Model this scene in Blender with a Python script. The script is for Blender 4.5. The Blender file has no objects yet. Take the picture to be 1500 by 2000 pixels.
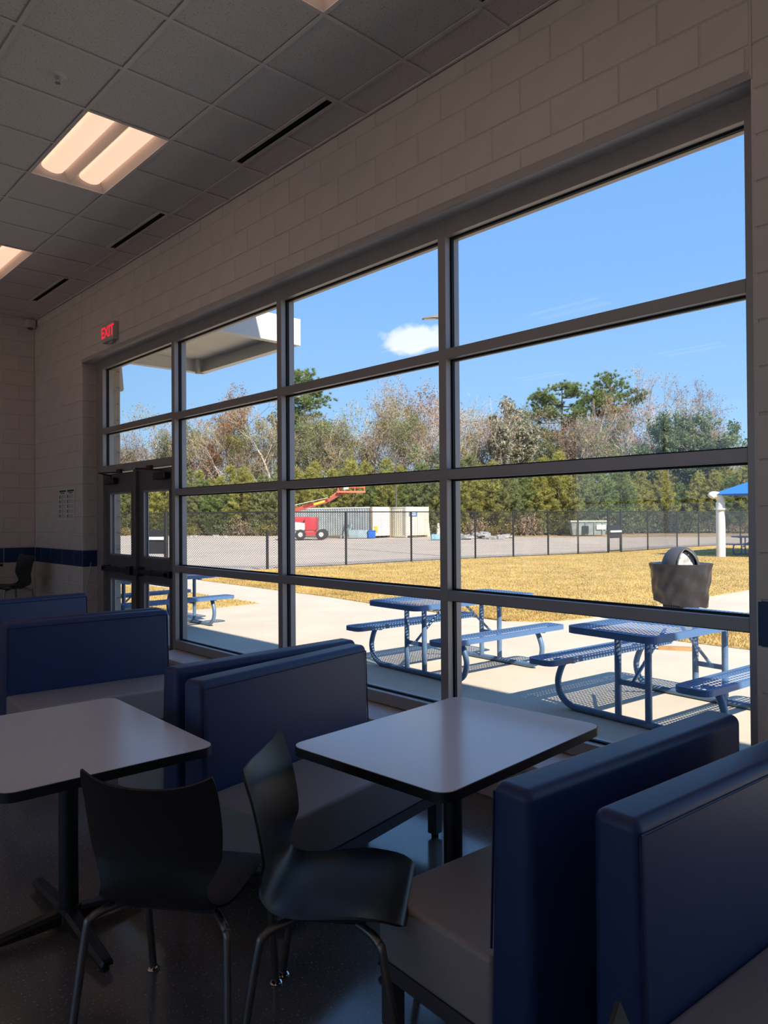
import bpy, bmesh, math, random
import numpy as np
from mathutils import Matrix, Vector
rnd = random.Random(7)
nrs = np.random.RandomState(11)
PI = math.pi
sc = bpy.context.scene
C = sc.collection

# ------------------------------------------------------------------ camera
EYE = 1.58
YAW, PIT, ROL = math.radians(42.60), math.radians(0.464), math.radians(-0.40)
F = Vector((math.sin(YAW)*math.cos(PIT), math.cos(YAW)*math.cos(PIT), math.sin(PIT)))
R0 = Vector((math.cos(YAW), -math.sin(YAW), 0))
U0 = R0.cross(F)
RR = R0*math.cos(ROL)+U0*math.sin(ROL)
UU = -R0*math.sin(ROL)+U0*math.cos(ROL)
cam = bpy.data.cameras.new('camera')
cam.sensor_fit = 'HORIZONTAL'; cam.sensor_width = 36.0; cam.lens = 1440.0/1500.0*36.0
cam.clip_start = 0.05; cam.clip_end = 1000
cam_o = bpy.data.objects.new('camera', cam); C.objects.link(cam_o)
m = Matrix((RR, UU, -F)).transposed().to_4x4(); m.translation = (0, 0, EYE)
cam_o.matrix_world = m
sc.camera = cam_o

# ------------------------------------------------------------------ view, sky, sun
vs = sc.view_settings
vs.view_transform = 'Standard'; vs.look = 'None'; vs.gamma = 1.0; vs.use_curve_mapping = False
vs.exposure = 0.62
sc.cycles.use_denoising = True
sc.cycles.max_bounces = 9; sc.cycles.diffuse_bounces = 5; sc.cycles.use_adaptive_sampling = True; sc.cycles.adaptive_threshold = 0.025; sc.cycles.caustics_reflective = False; sc.cycles.caustics_refractive = False; sc.cycles.transparent_max_bounces = 24
sc.cycles.sample_clamp_indirect = 6.0

world = bpy.data.worlds.new('sky'); sc.world = world; world.use_nodes = True
nt = world.node_tree; nt.nodes.clear()
def wn(t, **k):
    n = nt.nodes.new(t)
    for a, b in k.items(): setattr(n, a, b)
    return n
wl = nt.links.new
geo = wn('ShaderNodeTexCoord'); sep = wn('ShaderNodeSeparateXYZ'); wl(geo.outputs['Generated'], sep.inputs[0])
ramp = wn('ShaderNodeValToRGB'); wl(sep.outputs['Z'], ramp.inputs[0])
cr = ramp.color_ramp
cr.elements[0].position = 0.0; cr.elements[0].color = (0.52, 0.72, 0.93, 1)
cr.elements[1].position = 1.0; cr.elements[1].color = (0.08, 0.24, 0.66, 1)
for p, c in ((0.13, (0.34, 0.60, 0.95, 1)), (0.30, (0.235, 0.49, 0.94, 1)), (0.55, (0.17, 0.40, 0.88, 1))):
    e = cr.elements.new(p); e.color = c
# a small fair-weather cloud low over the trees
caz, cel = math.radians(44.9), math.radians(13.6)
cdir = Vector((math.sin(caz)*math.cos(cel), math.cos(caz)*math.cos(cel), math.sin(cel)))
tx = Vector((math.cos(caz), -math.sin(caz), 0)); tz = tx.cross(cdir)
def vdot(v):
    n = wn('ShaderNodeVectorMath', operation='DOT_PRODUCT'); wl(geo.outputs['Generated'], n.inputs[0]); n.inputs[1].default_value = v
    return n.outputs['Value']
def wmath(op, a, b=None):
    n = wn('ShaderNodeMath', operation=op)
    for i, v in enumerate((a, b)):
        if v is None: continue
        if isinstance(v, (int, float)): n.inputs[i].default_value = v
        else: wl(v, n.inputs[i])
    return n.outputs[0]
du = wmath('DIVIDE', vdot(tx), 0.046); dv = wmath('DIVIDE', vdot(tz), 0.021)
dist = wmath('SQRT', wmath('ADD', wmath('MULTIPLY', du, du), wmath('MULTIPLY', dv, dv)))
cn = wn('ShaderNodeTexNoise'); wl(geo.outputs['Generated'], cn.inputs['Vector']); cn.inputs['Scale'].default_value = 42; cn.inputs['Detail'].default_value = 7
body = wmath('SUBTRACT', wmath('ADD', 0.46, wmath('MULTIPLY', cn.outputs['Fac'], 1.15)), dist)
front = wmath('GREATER_THAN', vdot(cdir), 0.5)
cm = wn('ShaderNodeMapRange'); wl(wmath('MULTIPLY', body, front), cm.inputs['Value']); cm.inputs['From Min'].default_value = 0.0; cm.inputs['From Max'].default_value = 0.35
cmx = wn('ShaderNodeMixRGB'); wl(cm.outputs[0], cmx.inputs[0]); wl(ramp.outputs[0], cmx.inputs[1]); cmx.inputs[2].default_value = (0.86, 0.92, 0.99, 1)
bg = wn('ShaderNodeBackground'); wl(cmx.outputs[0], bg.inputs[0]); bg.inputs[1].default_value = 0.76
wl(bg.outputs[0], wn('ShaderNodeOutputWorld').inputs[0])

SUN_T = Vector((0.28, 1.12, -1.0)).normalized()
sun = bpy.data.lights.new('sun', 'SUN'); sun.energy = 5.5; sun.angle = math.radians(0.53); sun.color = (1.0, 0.91, 0.77)
sun_o = bpy.data.objects.new('sun', sun); C.objects.link(sun_o)
sun_o.rotation_euler = SUN_T.to_track_quat('-Z', 'Y').to_euler(); sun_o.location = (-5, -20, 20)

# ------------------------------------------------------------------ materials
def mat(name, col, rough=0.6, metal=0.0, spec=0.5, noise=None, bump=None, emit=None, speck=None, coords='Object'):
    """noise=(scale, amount[, detail]); bump=(scale, strength, distance); speck=(scale, threshold, colour)"""
    M = bpy.data.materials.new(name); M.use_nodes = True
    t = M.node_tree; b = t.nodes['Principled BSDF']; L = t.links.new
    b.inputs['Base Color'].default_value = (*col, 1); b.inputs['Roughness'].default_value = rough
    b.inputs['Metallic'].default_value = metal; b.inputs['Specular IOR Level'].default_value = spec
    if noise or bump or speck:
        tc = t.nodes.new('ShaderNodeTexCoord'); src = tc.outputs[coords]
        if coords == 'World':
            pass
    out = None
    if noise:
        n = t.nodes.new('ShaderNodeTexNoise'); n.inputs['Scale'].default_value = noise[0]; n.inputs['Detail'].default_value = noise[2] if len(noise) > 2 else 4
        L(src, n.inputs['Vector'])
        r = t.nodes.new('ShaderNodeValToRGB'); a = noise[1]
        r.color_ramp.elements[0].position = 0.3; r.color_ramp.elements[1].position = 0.7
        r.color_ramp.elements[0].color = (*[c*(1-a) for c in col], 1); r.color_ramp.elements[1].color = (*[min(1, c*(1+a)) for c in col], 1)
        L(n.outputs['Fac'], r.inputs[0]); out = r.outputs[0]
    if speck:
        n = t.nodes.new('ShaderNodeTexNoise'); n.inputs['Scale'].default_value = speck[0]; n.inputs['Detail'].default_value = 1.5
        L(src, n.inputs['Vector'])
        mr = t.nodes.new('ShaderNodeMapRange'); mr.inputs['From Min'].default_value = speck[1]; mr.inputs['From Max'].default_value = speck[1]+0.03
        L(n.outputs['Fac'], mr.inputs['Value'])
        mx = t.nodes.new('ShaderNodeMixRGB'); L(mr.outputs[0], mx.inputs[0]); mx.inputs[1].default_value = (*col, 1); mx.inputs[2].default_value = (*speck[2], 1)
        if out: L(out, mx.inputs[1])
        out = mx.outputs[0]
    if out: L(out, b.inputs['Base Color'])
    if bump:
        n = t.nodes.new('ShaderNodeTexNoise'); n.inputs['Scale'].default_value = bump[0]; n.inputs['Detail'].default_value = 5
        L(src, n.inputs['Vector'])
        bp = t.nodes.new('ShaderNodeBump'); bp.inputs['Strength'].default_value = bump[1]; bp.inputs['Distance'].default_value = bump[2]
        L(n.outputs['Fac'], bp.inputs['Height']); L(bp.outputs[0], b.inputs['Normal'])
    if emit:
        b.inputs['Emission Color'].default_value = (*emit[0], 1); b.inputs['Emission Strength'].default_value = emit[1]
    return M

M = {}
M['block'] = mat('painted_block', (0.70, 0.61, 0.56), 0.5, noise=(3, 0.04), bump=(90, 0.25, 0.004))
M['mortar'] = mat('painted_mortar', (0.66, 0.575, 0.53), 0.6)
M['blue_paint'] = mat('blue_block_paint', (0.007, 0.034, 0.115), 0.4, bump=(90, 0.25, 0.004))
M['plaster'] = mat('painted_wall', (0.70, 0.62, 0.57), 0.6, noise=(2, 0.04), bump=(60, 0.2, 0.003))
M['steel_plate'] = mat('painted_lintel_steel', (0.46, 0.41, 0.385), 0.5)
M['soffit'] = mat('soffit_paint', (0.86, 0.80, 0.74), 0.22, spec=0.8)
M['tile'] = mat('ceiling_tile_fissured', (0.78, 0.725, 0.70), 0.9, speck=(95, 0.63, (0.48, 0.44, 0.42)), bump=(150, 0.5, 0.004))
M['tee'] = mat('ceiling_tee', (0.80, 0.74, 0.71), 0.5)
M['white_metal'] = mat('white_fixture_enamel', (0.80, 0.75, 0.72), 0.45)
M['lens'] = mat('lamp_lens', (0.9, 0.85, 0.8), 0.5, emit=((1.0, 0.60, 0.41), 0.68))
M['slot'] = mat('slot_black', (0.006, 0.006, 0.007), 0.7)
M['floor'] = mat('terrazzo_floor', (0.135, 0.122, 0.118), 0.15, spec=1.0, noise=(1.2, 0.15), speck=(110, 0.655, (0.42, 0.39, 0.37)))
M['alu'] = mat('satin_aluminium', (0.38, 0.335, 0.32), 0.42, metal=0.35, noise=(6, 0.03))
M['gasket'] = mat('black_gasket', (0.008, 0.008, 0.01), 0.6)
M['door_paint'] = mat('door_bronze_grey', (0.16, 0.145, 0.15), 0.45, metal=0.3)
M['dark_metal'] = mat('dark_hardware', (0.05, 0.046, 0.05), 0.4, metal=0.6)
M['ledge'] = mat('precast_sill', (0.62, 0.56, 0.53), 0.5, noise=(8, 0.08))
M['navy'] = mat('navy_vinyl', (0.020, 0.042, 0.135), 0.42, noise=(5, 0.08), bump=(220, 0.08, 0.002))
M['navy_pipe'] = mat('navy_piping', (0.012, 0.022, 0.07), 0.4)
M['taupe'] = mat('taupe_vinyl', (0.34, 0.295, 0.285), 0.45, noise=(160, 0.10), bump=(200, 0.15, 0.002))
M['bench_frame'] = mat('bench_frame_metal', (0.13, 0.12, 0.13), 0.4, metal=0.4)
M['laminate'] = mat('grey_laminate', (0.84, 0.775, 0.77), 0.17, spec=1.0, noise=(3, 0.02))
M['black_edge'] = mat('black_edge_band', (0.010, 0.010, 0.012), 0.4)
M['black_metal'] = mat('black_powder_coat', (0.014, 0.014, 0.016), 0.38)
M['shell'] = mat('black_plastic', (0.017, 0.018, 0.021), 0.36, bump=(400, 0.08, 0.001))
M['leg'] = mat('grey_steel_tube', (0.20, 0.19, 0.19), 0.32, metal=0.8)
M['chrome'] = mat('chrome_glide', (0.75, 0.75, 0.75), 0.15, metal=1.0)
M['sign_box'] = mat('sign_housing', (0.55, 0.51, 0.48), 0.5)
M['sign_red'] = mat('exit_letters', (0.35, 0.01, 0.015), 0.5, emit=((1.0, 0.02, 0.05), 0.6))
M['paper'] = mat('paper', (0.72, 0.69, 0.68), 0.7)
M['ink'] = mat('print_ink', (0.05, 0.05, 0.055), 0.7)
M['ink2'] = mat('print_ink_grey', (0.30, 0.29, 0.29), 0.7)
# outside
M['concrete'] = mat('concrete_slab', (0.62, 0.525, 0.405), 0.85, noise=(1.1, 0.07, 8), bump=(30, 0.2, 0.004))
M['asphalt'] = mat('pale_asphalt', (0.55, 0.455, 0.36), 0.9, noise=(0.35, 0.09, 8), bump=(20, 0.3, 0.01))
M['lawn'] = mat('dry_lawn', (0.56, 0.40, 0.15), 0.95, noise=(2.2, 0.20, 9), bump=(28, 0.8, 0.03))
M['blade'] = mat('dry_grass', (0.64, 0.46, 0.18), 0.9, noise=(0.7, 0.25, 5))
M['verge'] = mat('rough_verge', (0.42, 0.29, 0.16), 0.95, noise=(0.4, 0.3, 8), bump=(6, 0.8, 0.1))
M['picnic'] = mat('blue_plastisol', (0.085, 0.175, 0.35), 0.5, bump=(120, 0.1, 0.002))
M['picnic_tube'] = mat('blue_tube', (0.13, 0.22, 0.37), 0.35, metal=0.2, noise=(9, 0.15))
M['canopy_white'] = mat('canopy_white', (0.80, 0.79, 0.76), 0.5)
M['canopy_under'] = mat('canopy_underside', (0.80, 0.76, 0.66), 0.6, noise=(3, 0.03))
M['ext_block'] = mat('exterior_block', (0.40, 0.34, 0.28), 0.8, noise=(6, 0.12), bump=(60, 0.4, 0.006))
M['fence'] = mat('black_vinyl_fence', (0.018, 0.018, 0.02), 0.5)
M['fence_wire'] = mat('black_wire', (0.03, 0.03, 0.03), 0.5)
M['galv'] = mat('galvanised_post', (0.55, 0.55, 0.53), 0.5)
M['gate_panel'] = mat('gate_black_panel', (0.022, 0.022, 0.025), 0.4)
M['gate_bar'] = mat('gate_push_bar', (0.80, 0.80, 0.80), 0.4)
M['bin_plastic'] = mat('bin_grey_plastic', (0.075, 0.075, 0.08), 0.45)
M['bin_flap'] = mat('bin_flap_worn', (0.40, 0.39, 0.37), 0.5, noise=(14, 0.35))
M['bag'] = mat('black_bag', (0.036, 0.034, 0.041), 0.38, spec=0.35, bump=(7, 0.3, 0.02))
M['shade_blue'] = mat('blue_shade_cloth', (0.02, 0.17, 0.72), 0.7)
M['shade_post'] = mat('white_post', (0.68, 0.67, 0.64), 0.5)
M['cont_grey'] = mat('container_grey', (0.40, 0.42, 0.40), 0.6, noise=(1.5, 0.15))
M['cont_cream'] = mat('container_cream', (0.76, 0.70, 0.55), 0.6, noise=(1.5, 0.10))
M['rust'] = mat('rusty_trim', (0.30, 0.22, 0.15), 0.8)
M['lift_red'] = mat('lift_red', (0.62, 0.045, 0.06), 0.45)
M['lift_boom'] = mat('lift_boom_dark_red', (0.36, 0.08, 0.055), 0.5)
M['lift_orange'] = mat('basket_orange_red', (0.85, 0.17, 0.10), 0.5)
M['white'] = mat('white_paint', (0.80, 0.79, 0.76), 0.5)
M['tyre'] = mat('tyre_rubber', (0.035, 0.035, 0.037), 0.8)
M['rim'] = mat('wheel_rim', (0.55, 0.54, 0.52), 0.5)
M['yellow'] = mat('yellow_sticker', (0.80, 0.55, 0.03), 0.6)
M['sign_blue'] = mat('container_label_blue', (0.06, 0.17, 0.50), 0.5)
M['bin_blue'] = mat('blue_bin', (0.02, 0.14, 0.62), 0.45)
M['crate'] = mat('grey_blue_crate', (0.30, 0.40, 0.44), 0.6, noise=(2, 0.2))
M['light_blue'] = mat('pale_blue_bale', (0.28, 0.50, 0.62), 0.6, noise=(3, 0.3))
M['dumpster'] = mat('dumpster_grey_green', (0.30, 0.33, 0.31), 0.7, noise=(2, 0.25))
M['dump_rim'] = mat('dumpster_rim', (0.55, 0.60, 0.48), 0.6)
M['rubble'] = mat('rubble_grey', (0.42, 0.41, 0.40), 0.9, noise=(3, 0.35))
M['timber'] = mat('pale_timber', (0.50, 0.28, 0.12), 0.7, noise=(6, 0.2))
M['pole'] = mat('dark_pole', (0.085, 0.075, 0.07), 0.6)
M['lamp_head'] = mat('lamp_head_grey', (0.16, 0.15, 0.14), 0.5)
M['lamp_lens'] = mat('lamp_head_lens', (0.55, 0.50, 0.44), 0.4)
M['bark'] = mat('bark_grey_brown', (0.22, 0.17, 0.14), 0.9, noise=(2, 0.3))
M['bark_pale'] = mat('bark_pale_grey', (0.50, 0.43, 0.37), 0.9, noise=(2, 0.25))
M['pine_a'] = mat('pine_yellow_green', (0.40, 0.38, 0.11), 0.8, noise=(0.5, 0.35, 6))
M['pine_b'] = mat('pine_green', (0.23, 0.29, 0.10), 0.8, noise=(0.5, 0.35, 6))
M['pine_c'] = mat('pine_dull_green', (0.28, 0.30, 0.13), 0.8, noise=(0.5, 0.35, 6))
M['pine_tall'] = mat('tall_pine_needles', (0.24, 0.30, 0.115), 0.8, noise=(0.4, 0.4, 6))
M['cedar'] = mat('cedar_foliage', (0.17, 0.215, 0.11), 0.8, noise=(0.5, 0.4, 6))
M['rust_leaf'] = mat('rust_leaves', (0.40, 0.22, 0.12), 0.8, noise=(0.8, 0.4, 6))
M['tan_leaf'] = mat('tan_leaves', (0.42, 0.30, 0.20), 0.8, noise=(0.8, 0.35, 6))
M['olive_leaf'] = mat('olive_leaves', (0.34, 0.28, 0.09), 0.8, noise=(0.8, 0.35, 6))
M['pale_leaf'] = mat('pale_leaves', (0.40, 0.38, 0.27), 0.55, noise=(2.2, 0.75, 6))
M['shrub'] = mat('dark_shrub', (0.10, 0.12, 0.055), 0.85, noise=(0.8, 0.4, 6))

def leafy(k, tr=0.38):
    t = M[k].node_tree; b = t.nodes['Principled BSDF']; o = t.nodes['Material Output']; b.inputs['Specular IOR Level'].default_value = 0.15
    ts = t.nodes.new('ShaderNodeBsdfTranslucent'); mx = t.nodes.new('ShaderNodeMixShader'); mx.inputs[0].default_value = tr
    if b.inputs['Base Color'].is_linked: t.links.new(b.inputs['Base Color'].links[0].from_socket, ts.inputs[0])
    t.links.new(b.outputs[0], mx.inputs[1]); t.links.new(ts.outputs[0], mx.inputs[2]); t.links.new(mx.outputs[0], o.inputs[0])
for k in ('pine_a', 'pine_b', 'pine_c', 'pine_tall', 'cedar', 'rust_leaf', 'tan_leaf', 'olive_leaf', 'pale_leaf', 'shrub', 'blade'): leafy(k)
def glass(name, refl):
    g = bpy.data.materials.new(name); g.use_nodes = True; t = g.node_tree; t.nodes.clear(); L = t.links.new
    o = t.nodes.new('ShaderNodeOutputMaterial'); mx = t.nodes.new('ShaderNodeMixShader')
    tr = t.nodes.new('ShaderNodeBsdfTransparent'); tr.inputs[0].default_value = (0.965, 0.985, 0.98, 1)
    gl = t.nodes.new('ShaderNodeBsdfGlossy'); gl.inputs['Roughness'].default_value = 0.0
    lw = t.nodes.new('ShaderNodeLayerWeight'); lw.inputs['Blend'].default_value = 0.5
    pw = t.nodes.new('ShaderNodeMath'); pw.operation = 'POWER'; L(lw.outputs['Facing'], pw.inputs[0]); pw.inputs[1].default_value = 5.0
    mr = t.nodes.new('ShaderNodeMapRange'); L(pw.outputs[0], mr.inputs['Value']); mr.inputs['To Min'].default_value = refl; mr.inputs['To Max'].default_value = 1.0
    L(mr.outputs[0], mx.inputs[0]); L(tr.outputs[0], mx.inputs[1]); L(gl.outputs[0], mx.inputs[2]); L(mx.outputs[0], o.inputs[0])
    return g
M['glass'] = glass('window_glass', 0.06)

# ------------------------------------------------------------------ mesh helpers
class MB:
    def __init__(s): s.v = []; s.f = []
    def add(s, vs, fs):
        o = len(s.v); s.v += [tuple(v) for v in vs]; s.f += [tuple(i+o for i in f) for f in fs]; return s
    def box(s, x0, x1, y0, y1, z0, z1):
        return s.add([(x0,y0,z0),(x1,y0,z0),(x1,y1,z0),(x0,y1,z0),(x0,y0,z1),(x1,y0,z1),(x1,y1,z1),(x0,y1,z1)],
                     [(0,3,2,1),(4,5,6,7),(0,1,5,4),(1,2,6,5),(2,3,7,6),(3,0,4,7)])
    def rbox(s, x0, x1, y0, y1, z0, z1, r, n=3):
        """box with rounded edges of radius r"""
        lo = np.array([x0,y0,z0])+r; hi = np.array([x1,y1,z1])-r
        ks = [-1.0]+[-math.cos(PI/2*k/n)*0 for k in []]
        a = [(-1, k) for k in range(n+1)]+[(1, k) for k in range(n+1)]
        # parameter samples along one axis of a cube face: corner arc, then the flat run, then the other arc
        ts = [-math.tan(PI/4*(1-k/n)) for k in range(n)]+[0.0]
        def grid(): 
            us = [('lo', -math.tan(PI/4*(1-k/n))) for k in range(n)]+[('lo', 0.0), ('hi', 0.0)]+[('hi', math.tan(PI/4*((k+1)/n))) for k in range(n)]
            return us
        us = grid(); K = len(us)
        for ax in range(3):
            for sg in (-1, 1):
                vs = []
                for (ca, ta) in us:
                    for (cb, tb) in us:
                        d = np.zeros(3); b = np.zeros(3)
                        i, j = (ax+1) % 3, (ax+2) % 3
                        d[ax] = sg; d[i] = ta; d[j] = tb
                        d /= np.linalg.norm(d)
                        b[ax] = hi[ax] if sg > 0 else lo[ax]
                        b[i] = lo[i] if ca == 'lo' else hi[i]; b[j] = lo[j] if cb == 'lo' else hi[j]
                        vs.append(tuple(b+d*r))
                fs = []
                for p in range(K-1):
                    for q in range(K-1):
                        f = (p*K+q, (p+1)*K+q, (p+1)*K+q+1, p*K+q+1)
                        fs.append(f if sg > 0 else f[::-1])
                s.add(vs, fs)
        return s
    def tube(s, pts, r, n=8, caps=True):
        pts = [Vector(p) for p in pts]; rs = r if isinstance(r, (list, tuple)) else [r]*len(pts)
        o = len(s.v); prev = None; N = len(pts)
        for k, p in enumerate(pts):
            t = (pts[min(k+1, N-1)]-pts[max(k-1, 0)]).normalized()
            if prev is None:
                a = Vector((0,0,1)) if abs(t.z) < 0.9 else Vector((1,0,0)); u = t.cross(a).normalized()
            else:
                u = (prev-t*prev.dot(t))
                u = u.normalized() if u.length > 1e-6 else t.orthogonal().normalized()
            prev = u; w = t.cross(u)
            for i in range(n):
                an = 2*PI*i/n; q = p+(u*math.cos(an)+w*math.sin(an))*rs[k]; s.v.append(tuple(q))
        for k in range(N-1):
            for i in range(n):
                j = (i+1) % n; s.f.append((o+k*n+i, o+k*n+j, o+(k+1)*n+j, o+(k+1)*n+i))
        if caps:
            s.f.append(tuple(o+i for i in range(n))[::-1]); s.f.append(tuple(o+(N-1)*n+i for i in range(n)))
        return s
    def cyl(s, p0, p1, r0, r1=None, n=12): return s.tube([p0, p1], [r0, r0 if r1 is None else r1], n)
    def lathe(s, prof, n=24, c=(0,0)):
        o = len(s.v)
        for (r, z) in prof:
            for i in range(n):
                a = 2*PI*i/n; s.v.append((c[0]+r*math.cos(a), c[1]+r*math.sin(a), z))
        for k in range(len(prof)-1):
            for i in range(n):
                j = (i+1) % n; s.f.append((o+k*n+i, o+k*n+j, o+(k+1)*n+j, o+(k+1)*n+i))
        return s
    def prism(s, poly, z0, z1):
        n = len(poly); o = len(s.v)
        s.v += [(x,y,z0) for x,y in poly]+[(x,y,z1) for x,y in poly]
        s.f.append(tuple(o+i for i in range(n))[::-1]); s.f.append(tuple(o+n+i for i in range(n)))
        for i in range(n):
            j = (i+1) % n; s.f.append((o+i, o+j, o+n+j, o+n+i))
        return s
    def mesh(s, name, mt=None, smooth=None):
        me = bpy.data.meshes.new(name); me.from_pydata(s.v, [], s.f); me.update()
        if mt: me.materials.append(M[mt] if isinstance(mt, str) else mt)
        if smooth is not None:
            bm = bmesh.new(); bm.from_mesh(me); bmesh.ops.remove_doubles(bm, verts=bm.verts, dist=1e-5); bm.to_mesh(me); bm.free()
            for p in me.polygons: p.use_smooth = True
            me.set_sharp_from_angle(angle=math.radians(smooth))
        return me
    def build(s, name, mt, parent=None, smooth=None):
        return link(name, s.mesh(name, mt, smooth), parent)

def link(name, data, parent=None):
    o = bpy.data.objects.new(name, data); C.objects.link(o)
    if parent is not None: o.parent = parent
    return o
def rounded_rect(w, d, r, n=6):
    pts = []
    for cx, cy, a0 in ((w/2-r, d/2-r, 0), (-w/2+r, d/2-r, 90), (-w/2+r, -d/2+r, 180), (w/2-r, -d/2+r, 270)):
        for k in range(n+1):
            a = math.radians(a0+90*k/n); pts.append((cx+r*math.cos(a), cy+r*math.sin(a)))
    return pts
def tag(o, label, cat, group=None, kind=None):
    o['label'] = label; o['category'] = cat
    if group: o['group'] = group
    if kind: o['kind'] = kind
    return o
def thing(name, label, cat, loc=(0,0,0), rz=0.0, group=None):
    o = link(name, None); o.location = loc; o.rotation_euler = (0, 0, rz); o.empty_display_size = 0.1
    return tag(o, label, cat, group)
def struct(o, label=None, cat=None):
    o['kind'] = 'structure'
    if label: o['label'] = label
    if cat: o['category'] = cat
    return o
def dup(root, loc, rz=None, label=None, group=None, scale=None):
    r = root.copy(); C.objects.link(r); r.location = loc
    if rz is not None: r.rotation_euler = (0, 0, rz)
    if scale: r.scale = scale
    if label: r['label'] = label
    if group: r['group'] = group
    for ch in list(root.children):
        c = ch.copy(); C.objects.link(c); c.parent = r
        for g in list(ch.children):
            d = g.copy(); C.objects.link(d); d.parent = c
    return r
def smooth_path(pts, n=8):
    """Catmull-Rom through pts"""
    P = [Vector(p) for p in pts]; P = [P[0]*2-P[1]]+P+[P[-1]*2-P[-2]]; out = []
    for i in range(1, len(P)-2):
        for k in range(n):
            t = k/n; a, b, c, d = P[i-1], P[i], P[i+1], P[i+2]
            out.append(0.5*((2*b)+(c-a)*t+(2*a-5*b+4*c-d)*t*t+(3*b-a-3*c+d)*t**3))
    out.append(P[-2]); return out

# ------------------------------------------------------------------ room shell
XW, XF = 3.377, 3.507          # inner face of the window wall, inner face of the frame
XFO, XE = 3.640, 3.850         # outer face of the frame, outer face of the wall
YR, YL = 1.274, 9.11           # window opening
YFAR, YNEAR, XLEFT = 10.86, -5.0, -8.0
H = 4.3647
ZSOF, ZLED = 3.498, 0.262
YN0, YN1 = -4.6, 0.35           # unseen window bay added behind the camera for daylight
G = -0.05                      # ground outside

fl = struct(MB().box(XLEFT, XW+0.3, YNEAR, YFAR, -0.12, 0.0).build('floor', 'floor'), 'dark grey speckled polished floor under the booths', 'floor')
BH, BL = 0.2032, 0.4064; Z0 = -0.0096
bcache = {}
def block_mesh(l, h, mt, b=0.005, d=0.03):
    k = (round(l, 3), round(h, 3), mt)
    if k not in bcache:
        w, hh = l/2-0.003, h/2-0.003
        q = MB(); c = [(-1,-1),(1,-1),(1,1),(-1,1)]
        vs = [(d, sx*w, sz*hh) for sx, sz in c]+[(b, sx*w, sz*hh) for sx, sz in c]+[(0, sx*(w-b), sz*(hh-b)) for sx, sz in c]
        q.add(vs, [(8,11,10,9)]+[(4+i, 8+i, 8+(i+1)%4, 4+(i+1)%4) for i in range(4)]+[(i, 4+i, 4+(i+1)%4, (i+1)%4) for i in range(4)])
        bcache[k] = q.mesh('block', mt)
    return bcache[k]
def lay_blocks(parent, origin, rz, length, z0, z1, start=0.0, flip=0, band=True):
    """running-bond blocks; wall face runs along local +y from origin, face looks to local -x"""
    k0 = int(math.floor((z0-Z0)/BH+1e-6)); k1 = int(math.ceil((z1-Z0)/BH-1e-6))
    c, s = math.cos(rz), math.sin(rz)
    for k in range(k0, k1):
        a, b = max(z0, Z0+k*BH), min(z1, Z0+(k+1)*BH)
        if b-a < 0.02: continue
        off = start+(BL/2 if (k+flip) % 2 else 0.0)
        y = off-math.ceil(off/BL+1e-6)*BL
        while y < length:
            p, q = max(0, y), min(length, y+BL)
            if q-p > 0.02:
                blue = band and k == 5
                o = link('block', block_mesh(q-p, b-a, 'blue_paint' if blue else 'block'), parent)
                ym = (p+q)/2; o.location = (origin[0]-s*ym, origin[1]+c*ym, (a+b)/2); o.rotation_euler = (0, 0, rz)
            y += BL

wr = link('wall_right', None); struct(wr, 'beige painted block wall around the big window', 'wall')
e = 0.006
q = MB().box(XW+e, XE, YN1, YR, -0.12, H+0.3); q.box(XW+e, XE, YNEAR, YN0, -0.12, H+0.3); q.box(XW+e, XE, YN0, YN1, 3.51, H+0.3); q.box(XW+e, XE, YN0, YN1, -0.12, ZLED); q.box(XW+e, XE, YL+e, YFAR+0.4, -0.12, H+0.3); q.box(XW+e, XF+0.06, YR, YL, 3.51, H+0.3); q.box(XF+0.06, XE, YR, YL, 3.56, H+0.3)
q.build('mortar', 'mortar', wr)
lay_blocks(wr, (XW, YN1, 0), 0, YR-YN1, 0, H, start=YR-YN1)
lay_blocks(wr, (XW, YR, 0), 0, YL-YR, 3.534, H, start=0.021, flip=1)
lay_blocks(wr, (XW, YL, 0), 0, YFAR-YL, 0, H, start=0.1)
lay_blocks(wr, (XW+0.19, YL, 0), PI/2, 0.19, 0, ZSOF, start=0.19)       # left reveal
MB().box(XW+0.002, XF+0.02, YR, YL, ZSOF, 3.512).build('soffit', 'soffit', wr)
MB().box(XW-0.004, XW+0.02, YR, YL, ZSOF-0.001, 3.515).box(XW+0.001, XW+0.02, YR, YL, 3.515, 3.534).build('lintel_plate', 'steel_plate', wr)
MB().box(XW+0.002, XF+0.02, YR-0.02, YR, 0, ZSOF).build('jamb_return', 'block', wr)
for yy in (YR, YL):
    MB().box(XW-0.002, XW+0.01, yy-0.006, yy+0.006, ZSOF if yy == YR else ZSOF, H).build('control_joint', 'mortar', wr)
# exterior skin with parapet (casts the building shade on the patio)
q = MB().box(XE-0.05, XE, YN1, YR, G, 5.75).box(XE-0.05, XE, YNEAR-.4, YN0, G, 5.75).box(XE-0.05, XE, YN0, YN1, 3.52, 5.75).box(XE-0.05, XE, YN0, YN1, G, ZLED).box(XE-0.05, XE, YL, YFAR+8, G, 5.75).box(XE-0.05, XE, YR, YL, 3.52, 5.75)
struct(q.build('wall_outer', 'ext_block'), 'tan block outer face of the building', 'wall')
rf = struct(MB().box(XLEFT-0.4, XE-0.051, YNEAR-0.4, YFAR+8, 5.3, 5.6).build('roof', 'ext_block'), 'flat roof slab over the dining hall', 'roof')
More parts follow.
